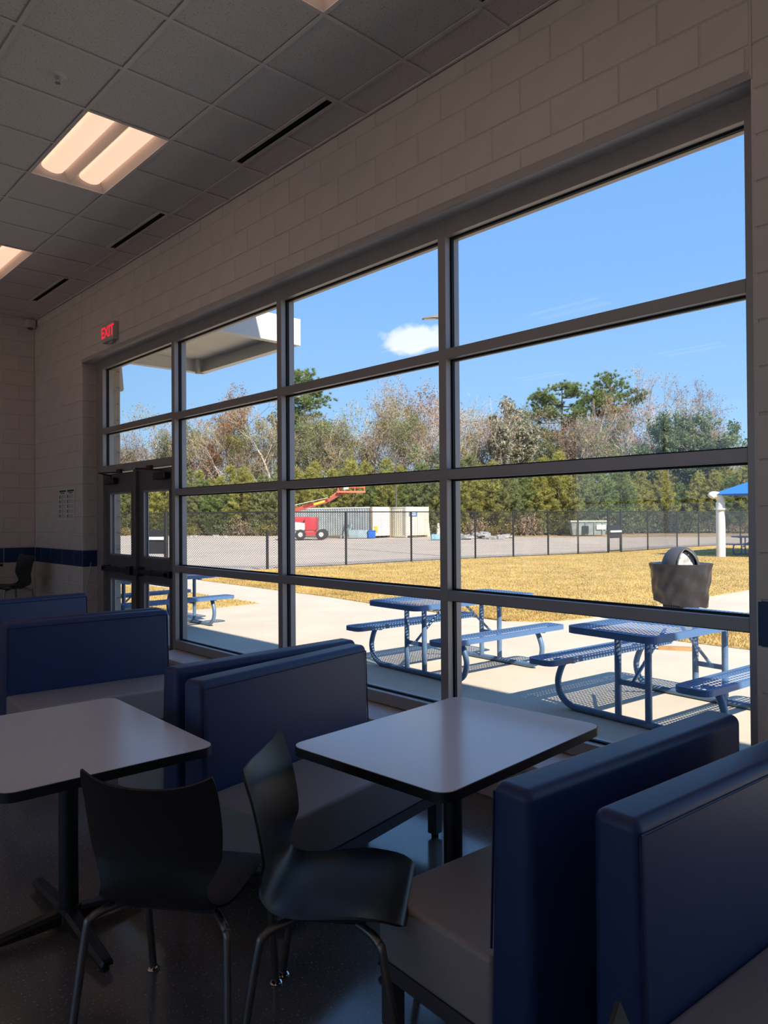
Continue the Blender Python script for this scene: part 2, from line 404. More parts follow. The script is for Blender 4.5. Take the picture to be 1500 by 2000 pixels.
# outer jamb reveal beside the door
wj = link('wall_reveal', None); struct(wj, 'tan block reveal outside the glass door', 'wall')
MB().box(XFO+0.004, XE-0.051, YL-0.02, YL+0.05, G, 3.52).build('mortar', 'mortar', wj)
for k in range(18):
    o = link('block', block_mesh(XE-XFO-0.004, BH, 'ext_block'), wj); o.location = ((XFO+XE)/2, YL-0.026, Z0+(k+.5)*BH); o.rotation_euler = (0, 0, PI/2)

wf = link('wall_far', None); struct(wf, 'beige block wall at the far end with a blue band', 'wall')
MB().box(XLEFT, XE-0.06, YFAR+e, YFAR+0.3, -0.12, H+0.3).build('mortar', 'mortar', wf)
lay_blocks(wf, (XW, YFAR, 0), PI/2, 3.25, 0, H, start=0.2)
q = MB().box(XLEFT, XW-3.25, YFAR, YFAR+0.02, 0, Z0+5*BH).box(XLEFT, XW-3.25, YFAR, YFAR+0.02, Z0+6*BH, H); q.build('plain_wall', 'plaster', wf)
MB().box(XLEFT, XW-3.25, YFAR, YFAR+0.02, Z0+5*BH, Z0+6*BH).build('painted_band', 'blue_paint', wf)
WL = [(-4.7, -0.1), (0.3, 4.9), (5.3, 9.9)]; WZ0, WZ1 = 0.90, 3.95  # opposite openings, hinted by a reflection, added and enlarged to brighten the hall
q = MB().box(XLEFT-0.3, XLEFT, YNEAR, YFAR+0.3, -0.12, WZ0).box(XLEFT-0.3, XLEFT, YNEAR, YFAR+0.3, WZ1, 5.3); yy = YNEAR
for a, b in WL: q.box(XLEFT-0.3, XLEFT, yy, a, WZ0, WZ1); yy = b
q.box(XLEFT-0.3, XLEFT, yy, YFAR+0.3, WZ0, WZ1)
struct(q.build('wall_left', 'plaster'), 'plain beige wall on the far side of the hall', 'wall')
struct(MB().box(XLEFT-0.3, XE-0.06, YNEAR-0.3, YNEAR, -0.12, 5.3).build('wall_near', 'plaster'), 'plain beige wall behind the booths', 'wall')
struct(MB().box(XLEFT-0.3, XE-0.06, YFAR+0.31, YFAR+0.5, H, 5.3).build('wall_upper', 'plaster'), 'wall strip above the far ceiling', 'wall')

# ------------------------------------------------------------------ ceiling: tees, tiles
T = 0.6096; GX, GY = 1.9023, 3.8034
ce = link('ceiling', None); struct(ce, 'grey speckled tile ceiling in a metal grid', 'ceiling')
ni0, ni1 = int(math.floor((XLEFT-GX)/T)), int(math.floor((XW-GX)/T))
nj0, nj1 = int(math.floor((YNEAR-GY)/T)), int(math.floor((YFAR-GY)/T))
FIX = [(i, j) for i in (0, -6, -12) for j in (-8, -3, 2, 7)]
SLOTS = [-8, -4, 0, 4, 8]
holes = {(i, j+k) for i, j in FIX for k in (0, 1)}
SX0, SX1 = 3.010, 3.121
def visible(x, y, z, mar=0.12):
    d = Vector((x, y, z-EYE)); zz = d.dot(F)
    if zz < 0.3: return False
    u = d.dot(RR)/zz*1440/1500; v = d.dot(UU)/zz*1440/2000
    return abs(u) < 0.5+mar and abs(v) < 0.5+mar
tcache = {}
def tile_mesh(w, d):
    k = (round(w, 3), round(d, 3))
    if k not in tcache: tcache[k] = MB().box(-w/2, w/2, -d/2, d/2, 0, 0.016).mesh('ceiling_tile', 'tile')
    return tcache[k]
rest = MB()
for i in range(ni0, ni1+1):
    for j in range(nj0, nj1+1):
        if (i, j) in holes: continue
        x0, x1 = max(XLEFT, GX+i*T), min(XW, GX+(i+1)*T); y0, y1 = max(YNEAR, GY+j*T), min(YFAR, GY+(j+1)*T)
        slot = any(j in (s, s+1) for s in SLOTS)
        if slot and i == 1: x1 = SX0
        if slot and i == 2: x0 = SX1
        if x1-x0 < 0.02 or y1-y0 < 0.02: continue
        if any(visible(x, y, H) for x in (x0, x1) for y in (y0, y1)):
            o = link('ceiling_tile', tile_mesh(x1-x0-0.004, y1-y0-0.004), ce); o.location = ((x0+x1)/2, (y0+y1)/2, H+0.0075)
        else: rest.box(x0+.002, x1-.002, y0+.002, y1-.002, H+0.0075, H+0.024)
r_o = rest.build('ceiling_field', 'tile', ce); r_o['kind'] = 'stuff'
for i in range(ni0+1, ni1+1):
    x = GX+i*T; q = MB()
    y = YNEAR; cuts = [(GY+s*T, GY+(s+2)*T) for s in SLOTS] if i == 2 else []
    for a, b in cuts:
        a = max(a, YNEAR)
        if a > y: q.box(x-.012, x+.012, y, a, H-0.001, H+0.003)
        y = b
    if y < YFAR: q.box(x-.012, x+.012, y, YFAR, H-0.001, H+0.003)
    q.build('main_tee', 'tee', ce)
for j in range(nj0+1, nj1+1):
    y = GY+j*T; q = MB(); x = XLEFT
    inside = sorted([GX+i*T for (i, jj) in FIX if jj+1 == j])
    for a in inside: q.box(x, a, y-.012, y+.012, H-0.0015, H+0.0025); x = a+T
    if any(j == s_+1 for s_ in SLOTS): q.box(x, SX0, y-.012, y+.012, H-0.0015, H+0.0025); q.box(SX1, XW, y-.012, y+.012, H-0.0015, H+0.0025)
    else: q.box(x, XW, y-.012, y+.012, H-0.0015, H+0.0025)
    q.build('cross_tee', 'tee', ce)
MB().box(XW-0.02, XW-.003, YNEAR, YFAR, H-0.002, H+0.006).build('wall_angle', 'tee', ce)
MB().box(XLEFT, XW, YFAR-0.02, YFAR-.003, H-0.002, H+0.006).build('wall_angle', 'tee', ce)

# ------------------------------------------------------------------ ceiling lights
def make_light():
    t = thing('ceiling_light', 'x', 'ceiling light')
    L2, W2 = T-0.008, T/2-0.008; q = MB()
    up = 0.075
    # housing: rim, end walls, sloped reflectors, central spine
    q.box(-W2, W2, -L2, L2, up+0.03, up+0.04)
    for sx in (-1, 1):
        q.add([(sx*W2, -L2, 0), (sx*W2, L2, 0), (sx*(W2-0.05), L2, up), (sx*(W2-0.05), -L2, up)], [(0,1,2,3)])
        q.add([(0, -L2, 0.006), (0, L2, 0.006), (sx*0.055, L2, up), (sx*0.055, -L2, up)], [(0,1,2,3)])
        q.box(min(sx*W2, sx*(W2+0.004)), max(sx*W2, sx*(W2+0.004)), -L2, L2, -0.002, up+.03)
    for sy in (-1, 1):
        q.add([(-W2, sy*L2, 0), (W2, sy*L2, 0), (W2, sy*(L2-0.05), up), (-W2, sy*(L2-0.05), up)], [(0,1,2,3)])
        q.box(-W2, W2, min(sy*L2, sy*(L2+.004)), max(sy*L2, sy*(L2+.004)), -0.002, up+.03)
    q.add([(-W2,-L2,up),(W2,-L2,up),(W2,L2,up),(-W2,L2,up)], [(0,1,2,3)])
    q.build('housing', 'white_metal', t)
    for sx in (-1, 1):
        q = MB(); cx = sx*0.149; hw = 0.088; n = 10; ys = [-L2+0.03, -L2+0.05, -L2+0.09, L2-0.09, L2-0.05, L2-0.03]; sh = [0.15, 0.6, 1, 1, 0.6, 0.15]
        rows = []
        for y, s_ in zip(ys, sh):
            for k in range(n+1):
                a = PI*k/n; ww = hw*(0.72+0.28*s_)
                q.v.append((cx-ww*math.cos(a), y, up-0.004-0.058*math.sin(a)*s_))
        for p in range(len(ys)-1):
            for k in range(n): q.f.append((p*(n+1)+k, (p+1)*(n+1)+k, (p+1)*(n+1)+k+1, p*(n+1)+k+1))
        q.build('lens', 'lens', t, smooth=60)
    return t
light0 = None
ll = {(0, -3): 'two-lamp ceiling light cut off by the top edge, above the nearest tables',
      (0, 2): 'large lit two-lamp ceiling light nearest the window wall, wholly in view',
      (0, 7): 'lit ceiling light farther along, cut by the photo edge near the far wall'}
for (i, j) in FIX:
    loc = (GX+i*T+T/2, GY+j*T+T, H)
    lab = ll.get((i, j), 'lit two-lamp ceiling light deeper in the hall, seen only reflected in the glass')
    if light0 is None:
        light0 = make_light(); o = light0; o.location = loc
    else: o = dup(light0, loc)
    o['label'] = lab; o['group'] = 'recessed two-lamp ceiling lights'
# ------------------------------------------------------------------ slot air diffusers
def make_slot():
    t = thing('air_diffuser', 'x', 'air vent'); L2 = T-0.006; w = (SX1-SX0)/2-0.003
    q = MB().box(-w, -0.026, -L2, L2, 0.001, 0.012).box(0.026, w, -L2, L2, 0.001, 0.012).box(-0.026, 0.026, -L2, -L2+0.03, 0.001, 0.012).box(-0.026, 0.026, L2-0.03, L2, 0.001, 0.012)
    q.build('flange', 'tee', t)
    MB().box(-0.030, 0.030, -L2+0.02, L2-0.02, 0.018, 0.022).box(-.030, -.026, -L2+.02, L2-.02, .004, .02).box(.026, .030, -L2+.02, L2-.02, .004, .02).build('slot_plenum', 'slot', t)
    MB().box(-0.004, 0.004, -L2+0.03, L2-0.03, 0.008, 0.014).build('pattern_blade', 'slot', t)
    return t
slot0 = None
sl = {-8: None, -4: 'black slot air vent at the top edge, above the right window pane', 0: 'longest black slot air vent, beside the fully visible ceiling light',
      4: 'middle black slot air vent, second nearest of the full ones along the window wall', 8: 'smallest black slot air vent near the far wall corner'}
for s in SLOTS:
    if sl[s] is None: continue
    loc = ((SX0+SX1)/2, GY+(s+1)*T, H-0.001)
    if slot0 is None: slot0 = make_slot(); o = slot0; o.location = loc
    else: o = dup(slot0, loc)
    o['label'] = sl[s]; o['group'] = 'slot air vents along the window wall'
# sprinkler
t = thing('fire_sprinkler', 'small round metal fire sprinkler in a ceiling tile', 'sprinkler', (1.625, 4.765, H+0.0075))
MB().lathe([(0.0, -0.006), (0.034, -0.006), (0.052, -0.001), (0.052, 0.0)], 24).build('escutcheon', 'white_metal', t, smooth=40)
q = MB().cyl((0, 0, 0), (0, 0, -0.02), 0.010); q.tube([(-.014, 0, -.012), (-.016, 0, -.03), (0, 0, -.045)], .003, 6); q.tube([(.014, 0, -.012), (.016, 0, -.03), (0, 0, -.045)], .003, 6); q.lathe([(0, -.045), (.016, -.045), (.016, -.048), (0, -.048)], 12)
q.build('spray_head', 'chrome', t)
# corner camera
t = thing('security_camera', 'small white dome camera high in the far ceiling corner', 'camera', (3.30, 10.78, 4.27))
MB().rbox(-.05, .06, -.04, .07, -.03, .085, .012).build('mount', 'sign_box', t, smooth=40)
MB().lathe([(0.0, -0.058), (0.016, -0.055), (0.030, -0.045), (0.036, -0.03), (0.036, 0.0)], 18).build('dome', 'bin_plastic', t, smooth=50)

# ------------------------------------------------------------------ storefront window
w1 = link('window_1', None); struct(w1, 'wall-high aluminium framed window of three bays beside glass doors', 'window')
MY = [1.325, 3.248, 5.092, 6.985, 8.825]      # jamb, three mullions, jamb
MH = 0.032
ZH = 3.395
def member(name, x0, x1, y0, y1, z0, z1, mt='alu', par=w1):
    return MB().rbox(x0, x1, y0, y1, z0, z1, 0.0025, 1).build(name, mt, par)
XG0, XG1 = 3.558, 3.583        # glass pocket (gaskets either side)
for k, y in enumerate(MY):
    a, b = (YR+0.004, y+0.030) if k == 0 else ((y-0.028, 8.90) if k == 4 else (y-MH, y+MH))
    member('jamb' if k in (0, 4) else 'mullion', XF, XFO, a, b, 0.20 if k not in (3, 4) else 0.0, 3.50)
member('head', XF+0.001, XFO-.001, MY[0], MY[4], ZH, 3.50)
MB().box(XF+0.05, XFO-0.002, 8.90, YL, 0, 3.5).build('jamb_filler', 'alu', w1)
EDG = [(MY[0]+.030, MY[1]-MH), (MY[1]+MH, MY[2]-MH), (MY[2]+MH, MY[3]-MH), (MY[3]+MH, MY[4]-.028)]
BARS = [(2.602, 2.667), (1.826, 1.889), (1.046, 1.109)]
def glaze(y0, y1, z0, z1, par=w1, xg=(XG0, XG1), name='pane'):
    q = MB(); g = 0.004; x0, x1 = xg[0]-.004, xg[1]+.004
    q.box(x0, x1, y0, y0+g, z0, z1); q.box(x0, x1, y1-g, y1, z0, z1); q.box(x0, x1, y0+g, y1-g, z0, z0+g); q.box(x0, x1, y0+g, y1-g, z1-g, z1)
    g = 0.011
    for x0, x1 in ((xg[0]+.002, xg[0]+0.010), (xg[1]-0.010, xg[1]-.002)):
        q.box(x0, x1, y0+.004, y0+g, z0+.004, z1-.004); q.box(x0, x1, y1-g, y1-.004, z0+.004, z1-.004); q.box(x0, x1, y0+g, y1-g, z0+.004, z0+g); q.box(x0, x1, y0+g, y1-g, z1-g, z1-.004)
    q.build('gasket', 'gasket', par)
    xm = (xg[0]+xg[1])/2
    MB().add([(xm, y0+.002, z0+.002), (xm, y1-.002, z0+.002), (xm, y1-.002, z1-.002), (xm, y0+.002, z1-.002)], [(0,1,2,3)]).build(name, 'glass', par)
for b, (y0, y1) in enumerate(EDG):
    if b < 3:
        member('sill_member', XF+.001, XFO-.001, y0, y1, 0.270, 0.352)
        zs = [0.352]+[z for a in reversed(BARS) for z in a]+[ZH]
        for a in BARS: member('transom_bar', XF+.001, XFO-.001, y0, y1, *a)
        for k in range(0, len(zs), 2): glaze(y0, y1, zs[k], zs[k+1])
    else:
        member('transom_bar', XF+.001, XFO-.001, y0, y1, 2.615, 2.680); member('door_header', XF-.004, XFO, y0, y1, 2.140, 2.222)
        glaze(y0, y1, 2.222, 2.615); glaze(y0, y1, 2.680, ZH)
def added_window(name, label, x0, x1, y0, y1, z0, z1, ny, zb):
    w = link(name, None); struct(w, label, 'window'); xm = (x0+x1)/2; h = .03
    ys = [y0+(y1-y0)*k/ny for k in range(ny+1)]; zs = [z0]+zb+[z1]
    for k, y in enumerate(ys): member('mullion', x0, x1, max(y0, y-h), min(y1, y+h), z0, z1, 'alu', w)
    for a, b in zip(ys[:-1], ys[1:]):
        for k, z in enumerate(zs): member('transom_bar', x0+.001, x1-.001, a+h, b-h, max(z0, z-h), min(z1, z+h), 'alu', w)
        for c, d in zip(zs[:-1], zs[1:]): MB().add([(xm, a+h, c+h), (xm, b-h, c+h), (xm, b-h, d-h), (xm, a+h, d-h)], [(0,1,2,3)]).build('pane', 'glass', w)
added_window('window_2', 'next framed window bay of the same wall, behind the photographer', XF, XFO, YN0, YN1, ZLED, 3.51, 3, [1.077, 1.857, 2.635])  # added bay out of view, daylight for the near benches
for k, (a, b) in enumerate(WL):  # unseen opposite windows, added so daylight fills the hall
    added_window('window_%d' % (k+3), ['framed window of the opposite wall nearest the photographer', 'middle framed window of the opposite wall', 'framed window of the opposite wall nearest the far end'][k], XLEFT-.2, XLEFT-.08, a, b, WZ0, WZ1, 2, [1.9])
# sill ledge
struct(MB().rbox(3.215, XE, YR, MY[3]-.04, 0.222, ZLED, 0.006, 2).build('trim_1', 'ledge', smooth=40), 'pale precast ledge along the foot of the window', 'ledge')
cb = link('wall_curb', None); struct(cb, 'low beige block curb under the window ledge', 'wall')
MB().box(3.25+e, XE-.06, YR, MY[3]-.04, -0.1, 0.222).build('mortar', 'mortar', cb)
lay_blocks(cb, (3.25, YR, 0), 0, MY[3]-.04-YR, 0, 0.222, start=0.1, band=False)

# ------------------------------------------------------------------ doors
DX0, DX1 = 3.545, 3.590
def door(name, y0, y1, hinge_left, label):
    t = link(name, None); struct(t, label, 'door')
    g0, g1 = (y0+0.115, y1-0.125)
    q = MB(); lites = [(0.24, 0.89), (1.165, 1.895)]
    q.box(DX0, DX1, y0, g0, 0.012, 2.125); q.box(DX0, DX1, g1, y1, 0.012, 2.125)
    for a, b in ((0.012, 0.24), (0.89, 1.165), (1.895, 2.125)): q.box(DX0, DX1, g0, g1, a, b)
    q.build('door_frame', 'door_paint', t)
    for a, b in lites:
        q = MB(); s = 0.014
        for x0, x1 in ((DX0-.006, DX0+.004), (DX1-.004, DX1+.006)):
            q.box(x0, x1, g0-.004, g0+s, a-.004, b+.004); q.box(x0, x1, g1-s, g1+.004, a-.004, b+.004); q.box(x0, x1, g0, g1, a-.004, a+s); q.box(x0, x1, g0, g1, b-s, b+.004)
        st = q.build('glazing_bead', 'alu', t)
        xm = (DX0+DX1)/2
        MB().add([(xm, g0, a), (xm, g1, a), (xm, g1, b), (xm, g0, b)], [(0,1,2,3)]).build('pane', 'glass', t)
    pb = MB().rbox(DX0-.075, DX0-.035, y0+0.02, y1-0.03, 0.985, 1.035, .008, 2).build('panic_bar', 'dark_metal', t, smooth=40)
    la, lb = (y0+.02, y0+.12) if hinge_left else (y1-.12, y1-.02)
    MB().rbox(DX0-.085, DX0+.001, la, lb, 0.96, 1.06, .01, 2).build('end_case', 'dark_metal', pb, smooth=40)
    la, lb = (y1-.12, y1-.02) if hinge_left else (y0+.02, y0+.12)
    MB().rbox(DX0-.075, DX0+.001, la, lb, 0.975, 1.045, .01, 2).build('end_case', 'dark_metal', pb, smooth=40)
    MB().box(DX0-.0765, DX0-.034, (y0+y1)/2-.015, (y0+y1)/2+.012, .983, 1.037).build('joint_ring', 'black_metal', pb)
    yc = y1-0.36 if hinge_left else y0+0.10
    cl = MB().rbox(DX0-.075, DX0+.001, yc, yc+0.27, 2.00, 2.075, .015, 2).build('door_closer', 'dark_metal', t, smooth=40)
    q = MB().tube([(DX0-.04, yc+.13, 2.075), (DX0-.04, yc+.13, 2.105)], .012, 8); q.tube([(DX0-.04, yc+.13, 2.10), (DX0-.24, yc-.02 if hinge_left else yc+.30, 2.115), (XF-.004, yc-.16 if hinge_left else yc+.36, 2.125)], .009, 6)
    q.box(XF-.035, XF-.003, (yc-.21 if hinge_left else yc+.32), (yc-.11 if hinge_left else yc+.42), 2.118, 2.16)
    q.build('closer_arm', 'dark_metal', cl)
    return t
door('door_1', 7.950, 8.790, True, 'grey glass exit door beside the poster wall, left of the pair')
door('door_2', 7.020, 7.880, False, 'grey glass exit door next to the window bays, right of the pair')
struct(member('trim_2', XF-.002, XFO, 7.884, 7.946, 0.0, 2.14, 'door_paint', None), 'dark post between the two glass doors', 'door post')
struct(MB().box(XF-.03, XFO+.03, 7.02, 8.79, 0, 0.011).build('trim_3', 'alu'), 'metal threshold under the glass doors', 'threshold')
tag(MB().tube(smooth_path([(XW+.10, YL-.012, 1.06), (XW+.07, YL-.03, .92), (XW+.02, YL-.04, .75), (XW+.03, YL-.03, .60), (XW+.10, YL-.04, .62), (XF-.02, YL-.11, .70), (XF-.012, 8.87, .80)]), .004, 6).build('door_cable', 'sign_box', None, smooth=60), 'thin looping cable hanging by the door frame', 'cable')

# ------------------------------------------------------------------ exit sign, poster
t = thing('exit_sign', 'small exit sign with red letters above the glass doors', 'exit sign', (XW, 8.17, 3.69))
MB().rbox(-.062, -.001, -.155, .155, -.105, .105, .008, 2).build('housing', 'sign_box', t, smooth=40)
MB().box(-.04, -.001, -.07, .03, -.125, -.104).build('mount', 'sign_box', t)
tc = bpy.data.curves.new('exit_letters', 'FONT'); tc.body = 'EXIT'; tc.size = 0.17; tc.extrude = 0.0015; tc.align_x = 'CENTER'; tc.align_y = 'CENTER'; tc.offset = 0.003
tc.materials.append(M['sign_red'])
to = link('letters', tc, t); to.matrix_local = Matrix(((0, 0, -1, -.0632), (-1, 0, 0, 0), (0, 1, 0, -0.002), (0, 0, 0, 1))); to['label'] = 'red illuminated letters'
bpy.context.view_layer.update()
dg = bpy.context.evaluated_depsgraph_get(); me = bpy.data.meshes.new_from_object(to.evaluated_get(dg)); mw = to.matrix_local.copy()
bpy.data.objects.remove(to); to = link('letters', me, t); to.matrix_local = mw; to['label'] = 'red illuminated letters'

t = thing('poster', 'white printed notice sheet on the block wall left of the doors', 'poster', (XW-.003, 9.63, 1.785))
MB().box(-.001, .001, -.285, .285, -.205, .205).build('sheet', 'paper', t)
for cx in (-.14, .14):
    MB().box(-.0016, -.001, cx-.115, cx+.115, .155, .178).build('print_heading', 'ink', t); MB().box(-.0016, -.001, cx-.07, cx+.07, .135, .146).build('print_heading', 'ink', t)
    for r in range(5):
        zc = .095-r*.062
        MB().box(-.0016, -.001, cx+.085, cx+.115, zc-.02, zc+.02).build('print_mark', 'ink', t)
        q2 = MB()
        for l in range(4): q2.box(-.0016, -.001, cx-.115+rnd.random()*.04, cx+.07, zc-.018+l*.011, zc-.014+l*.011)
        q2.build('print_paragraph', 'ink2', t)['kind'] = 'stuff'

# ------------------------------------------------------------------ booth benches
def make_bench():
    """faces -y; rear of the back at y=0, length along x"""
    t = thing('booth_bench', 'x', 'booth bench'); W = 0.56
    q = MB().rbox(-W, W, -0.145, 0.0, 0.10, 0.90, 0.030, 4)
    # taper: thinner at the top
    q.v = [(x, (y if y > -0.07 else y*(1-0.16*max(0, (z-0.45)/0.45))), z) for x, y, z in q.v]
    bk = q.build('backrest', 'navy', t, smooth=50)
    zz, xx = 0.868, W-0.004; yf = -0.1235
    MB().tube([(-xx+.01, yf-.001, zz), (xx-.01, yf-.001, zz)], .0035, 6).tube([(-xx+.01, yf-.001, zz), (-xx+.004, yf-.010, .46)], .0035, 6).tube([(xx-.01, yf-.001, zz), (xx-.004, yf-.010, .46)], .0035, 6).build('piping', 'navy_pipe', bk, smooth=60)
    MB().rbox(-W+.004, W-.004, -0.605, -0.135, 0.225, 0.432, 0.018, 3).build('seat', 'taupe', t, smooth=50)
    q = MB().box(-W+.01, W-.01, -.60, -.57, .175, .224).box(-W+.01, W-.01, -.06, -.03, .175, .224)
    q.box(-W+.01, -W+.04, -.60, -.03, .175, .224).box(W-.04, W-.01, -.60, -.03, .175, .224)
    q.build('base_frame', 'bench_frame', t)
    for sx in (-1, 1):
        for y in (-.575, -.055):
            lg = MB().box(sx*(W-.04)-.025, sx*(W-.04)+.025, y-.025, y+.025, .02, .175).build('leg', 'bench_frame', t)
            MB().cyl((sx*(W-.04), y, 0), (sx*(W-.04), y, .02), .018).build('glide', 'black_metal', lg)
    return t
bench0 = make_bench()
BX = 2.055
BENCH = [(2.085, 0.910, -4.5, 'navy booth bench in the lower right corner, its back facing us largest'),
         (2.046, 1.067, 176.5, 'navy booth bench behind the corner one, taupe seat end showing beside the moulded chair'),
         (2.045, 3.008, 10.5, 'navy booth bench at the middle with taupe seat reaching under the window-side table'),
         (2.125, 3.125, 182.5, 'navy booth bench back-to-back behind the middle bench, only its top and end showing'),
         (2.01, 5.340, -4.0, 'navy booth bench at left with grey seat edge behind the aisle table'),
         (2.03, 5.360, 176.0, 'navy booth bench hidden behind the left bench, only its top ridge showing'),
         (2.05, 6.99, 6.0, 'farthest navy booth bench, cut by the photo edge below the poster wall')]
for k, (x, y, rz, lab) in enumerate(BENCH):
    o = bench0 if k == 0 else dup(bench0, (0, 0, 0))
    o.location = (x, y, 0); o.rotation_euler = (0, 0, math.radians(rz)); o['label'] = lab; o['group'] = 'navy and taupe booth benches'

# ------------------------------------------------------------------ cafe tables
def make_table():
    t = thing('cafe_table', 'x', 'table'); W, D = 1.01, 0.735
    top = MB().prism(rounded_rect(W, D, .055), .7085, .7400).build('table_top', 'laminate', t, smooth=30)
    q = MB(); a = rounded_rect(W+.005, D+.005, .0575); n = len(a); q.v = [(x, y, .7065) for x, y in a]+[(x, y, .7385) for x, y in a]
    b = rounded_rect(W-.05, D-.05, .045); q.v += [(x, y, .7065) for x, y in b]
    for i in range(n):
        j = (i+1) % n; q.f += [(i, j, n+j, n+i), (2*n+i, 2*n+j, j, i)]
    q.f.append(tuple(2*n+i for i in range(n))[::-1])
    q.build('edge_band', 'black_edge', top, smooth=30)
    MB().cyl((0, 0, .055), (0, 0, .70), .036, n=20).build('column', 'black_metal', t, smooth=40)
    MB().box(-.3, .3, -.025, .025, .69, .7065).box(-.025, .025, -.22, .22, .69, .7065).build('top_bracket', 'black_metal', t)
    q = MB().lathe([(0, .085), (.045, .085), (.05, .05), (.05, .03), (0, .03)], 16); q.build('base_hub', 'black_metal', t, smooth=40)
    for a, L in ((0, .39), (90, .30), (180, .39), (270, .30)):
        c, s = math.cos(math.radians(a)), math.sin(math.radians(a)); q = MB()
        pr = [(0.02, .032, .078, .030), (L*.5, .029, .062, .026), (L, .024, .045, .024), (L+.012, .02, .040, .026)]
        vs = []
        for r, w, zt, zb in pr:
            for y, z in ((-w, zb), (w, zb), (w, zt-.012), (w*.6, zt), (-w*.6, zt), (-w, zt-.012)): vs.append((r*c-y*s, r*s+y*c, z))
        fs = [tuple(range(6))[::-1], tuple(18+i for i in range(6))]
        for p in range(3):
            for i in range(6): fs.append((p*6+i, p*6+(i+1)%6, (p+1)*6+(i+1)%6, (p+1)*6+i))
        lg = q.add(vs, fs).build('base_arm', 'black_metal', t)
        MB().cyl(((L-.02)*c, (L-.02)*s, 0), ((L-.02)*c, (L-.02)*s, .03), .018).build('glide', 'black_metal', lg)
    return t
tb = make_table(); tb.location = (2.125, 1.93, 0); tb.rotation_euler = (0, 0, math.radians(4.0)); tb['label'] = 'pale rectangular table with black edge against the window, between the two booth benches'; tb['group'] = 'cafe tables'
dup(tb, (1.040, 2.960, 0), math.radians(88.5), 'pale rectangular table with black edge standing out in the aisle at left', 'cafe tables')

# ------------------------------------------------------------------ moulded chairs
def chair_shell(seat_h=0.445):
    dz = seat_h-0.445
    prof = [(.236, .414, .150), (.232, .430, .178), (.218, .444, .197), (.17, .454, .210), (.05, .450, .217), (-.03, .442, .214), (-.10, .437, .205), (-.150, .444, .190), (-.182, .468, .172), (-.198, .505, .164), (-.205, .545, .178), (-.209, .60, .199), (-.215, .65, .206), (-.224, .70, .209), (-.239, .765, .209), (-.254, .815, .207), (-.262, .840, .200)]
    P = smooth_path([(x, 0, z+dz) for x, z, w in prof], 3)
    Wd = smooth_path([(w, 0, 0) for x, z, w in prof], 3)
    n = 16; N = len(P); grid = []
    for k in range(N):
        p = P[k]; w = Wd[k].x; h = p.z-dz
        tb_ = max(0, min(1, (h-.47)/.12)) if p.x < -.1 else 0.0
        row = []
        for i in range(n+1):
            s = -1+2*i/n
            y = w*s
            x = p.x+tb_*0.045*s*s                     # back wraps forward at the sides
            z = p.z+(1-tb_)*.016*s**4*max(0.0, min(1.0, (.215-p.x)/.12))
            top = max(0, (h-.72)/.12)
            z += top*top*(.034*abs(s)**3-.014)          # horned top edge
            x -= top*top*0.010*abs(s)**3
            row.append(Vector((x, y, z)))
        grid.append(row)
    # thickness along the normal
    q = MB(); th = .0075
    nor = [[None]*(n+1) for _ in range(N)]
    for k in range(N):
        for i in range(n+1):
            a = grid[min(k+1, N-1)][i]-grid[max(k-1, 0)][i]; b = grid[k][min(i+1, n)]-grid[k][max(i-1, 0)]
            nor[k][i] = a.cross(b).normalized()
    for sgn in (0, 1):
        for k in range(N):
            for i in range(n+1): q.v.append(tuple(grid[k][i]+nor[k][i]*(th*sgn)))
    S = N*(n+1); idx = lambda k, i, l: l*S+k*(n+1)+i
    for k in range(N-1):
        for i in range(n):
            q.f.append((idx(k,i,0), idx(k,i+1,0), idx(k+1,i+1,0), idx(k+1,i,0))); q.f.append((idx(k,i,1), idx(k+1,i,1), idx(k+1,i+1,1), idx(k,i+1,1)))
    for k in range(N-1):
        q.f.append((idx(k,0,0), idx(k+1,0,0), idx(k+1,0,1), idx(k,0,1))); q.f.append((idx(k,n,0), idx(k,n,1), idx(k+1,n,1), idx(k+1,n,0)))
    for i in range(n):
        q.f.append((idx(0,i,0), idx(0,i,1), idx(0,i+1,1), idx(0,i+1,0))); q.f.append((idx(N-1,i,0), idx(N-1,i+1,0), idx(N-1,i+1,1), idx(N-1,i,1)))
    return q
def make_chair(name, seat_h=0.445):
    """faces +x"""
    t = thing(name, 'x', 'chair'); dz = seat_h-.445
    chair_shell(seat_h).build('seat_shell', 'shell', t, smooth=60)
    q = MB().box(-.12, .12, -.16, -.13, .415+dz, .432+dz).box(-.12, .12, .13, .16, .415+dz, .432+dz).box(-.11, -.085, -.15, .15, .408+dz, .422+dz).box(.085, .11, -.15, .15, .408+dz, .422+dz)
    q.build('seat_bracket', 'black_metal', t)
    for sx in (-1, 1):
        for sy in (-1, 1):
            z = .412+dz
            fx, fy = (.235, .225) if sx > 0 else (-.235, .245)
            pts = smooth_path([(sx*.06, sy*.12, z), (sx*.13, sy*.180, z-.003), (sx*.165, sy*.212, z-.018), (sx*.180, sy*.222, z-.06), (fx, sy*fy, .012)], 5)
            lg = MB().tube(pts, .0125, 10).build('leg', 'leg', t, smooth=60)
            MB().lathe([(0, 0), (.020, 0), (.022, .005), (.016, .013), (.0, .018)], 14, (fx, sy*fy)).build('glide', 'chrome', lg, smooth=50)
    return t
chA = make_chair('moulded_chair'); chA.location = (1.105, 2.150, 0); chA.rotation_euler = (0, 0, math.radians(37)); chA['label'] = 'black moulded chair seen from behind in front of the aisle table'; chA['group'] = 'black moulded chairs'
chB = dup(chA, (1.435, 1.795, 0), math.radians(-50), 'black moulded chair seen from its side, tucked beside the corner bench seat', 'black moulded chairs')
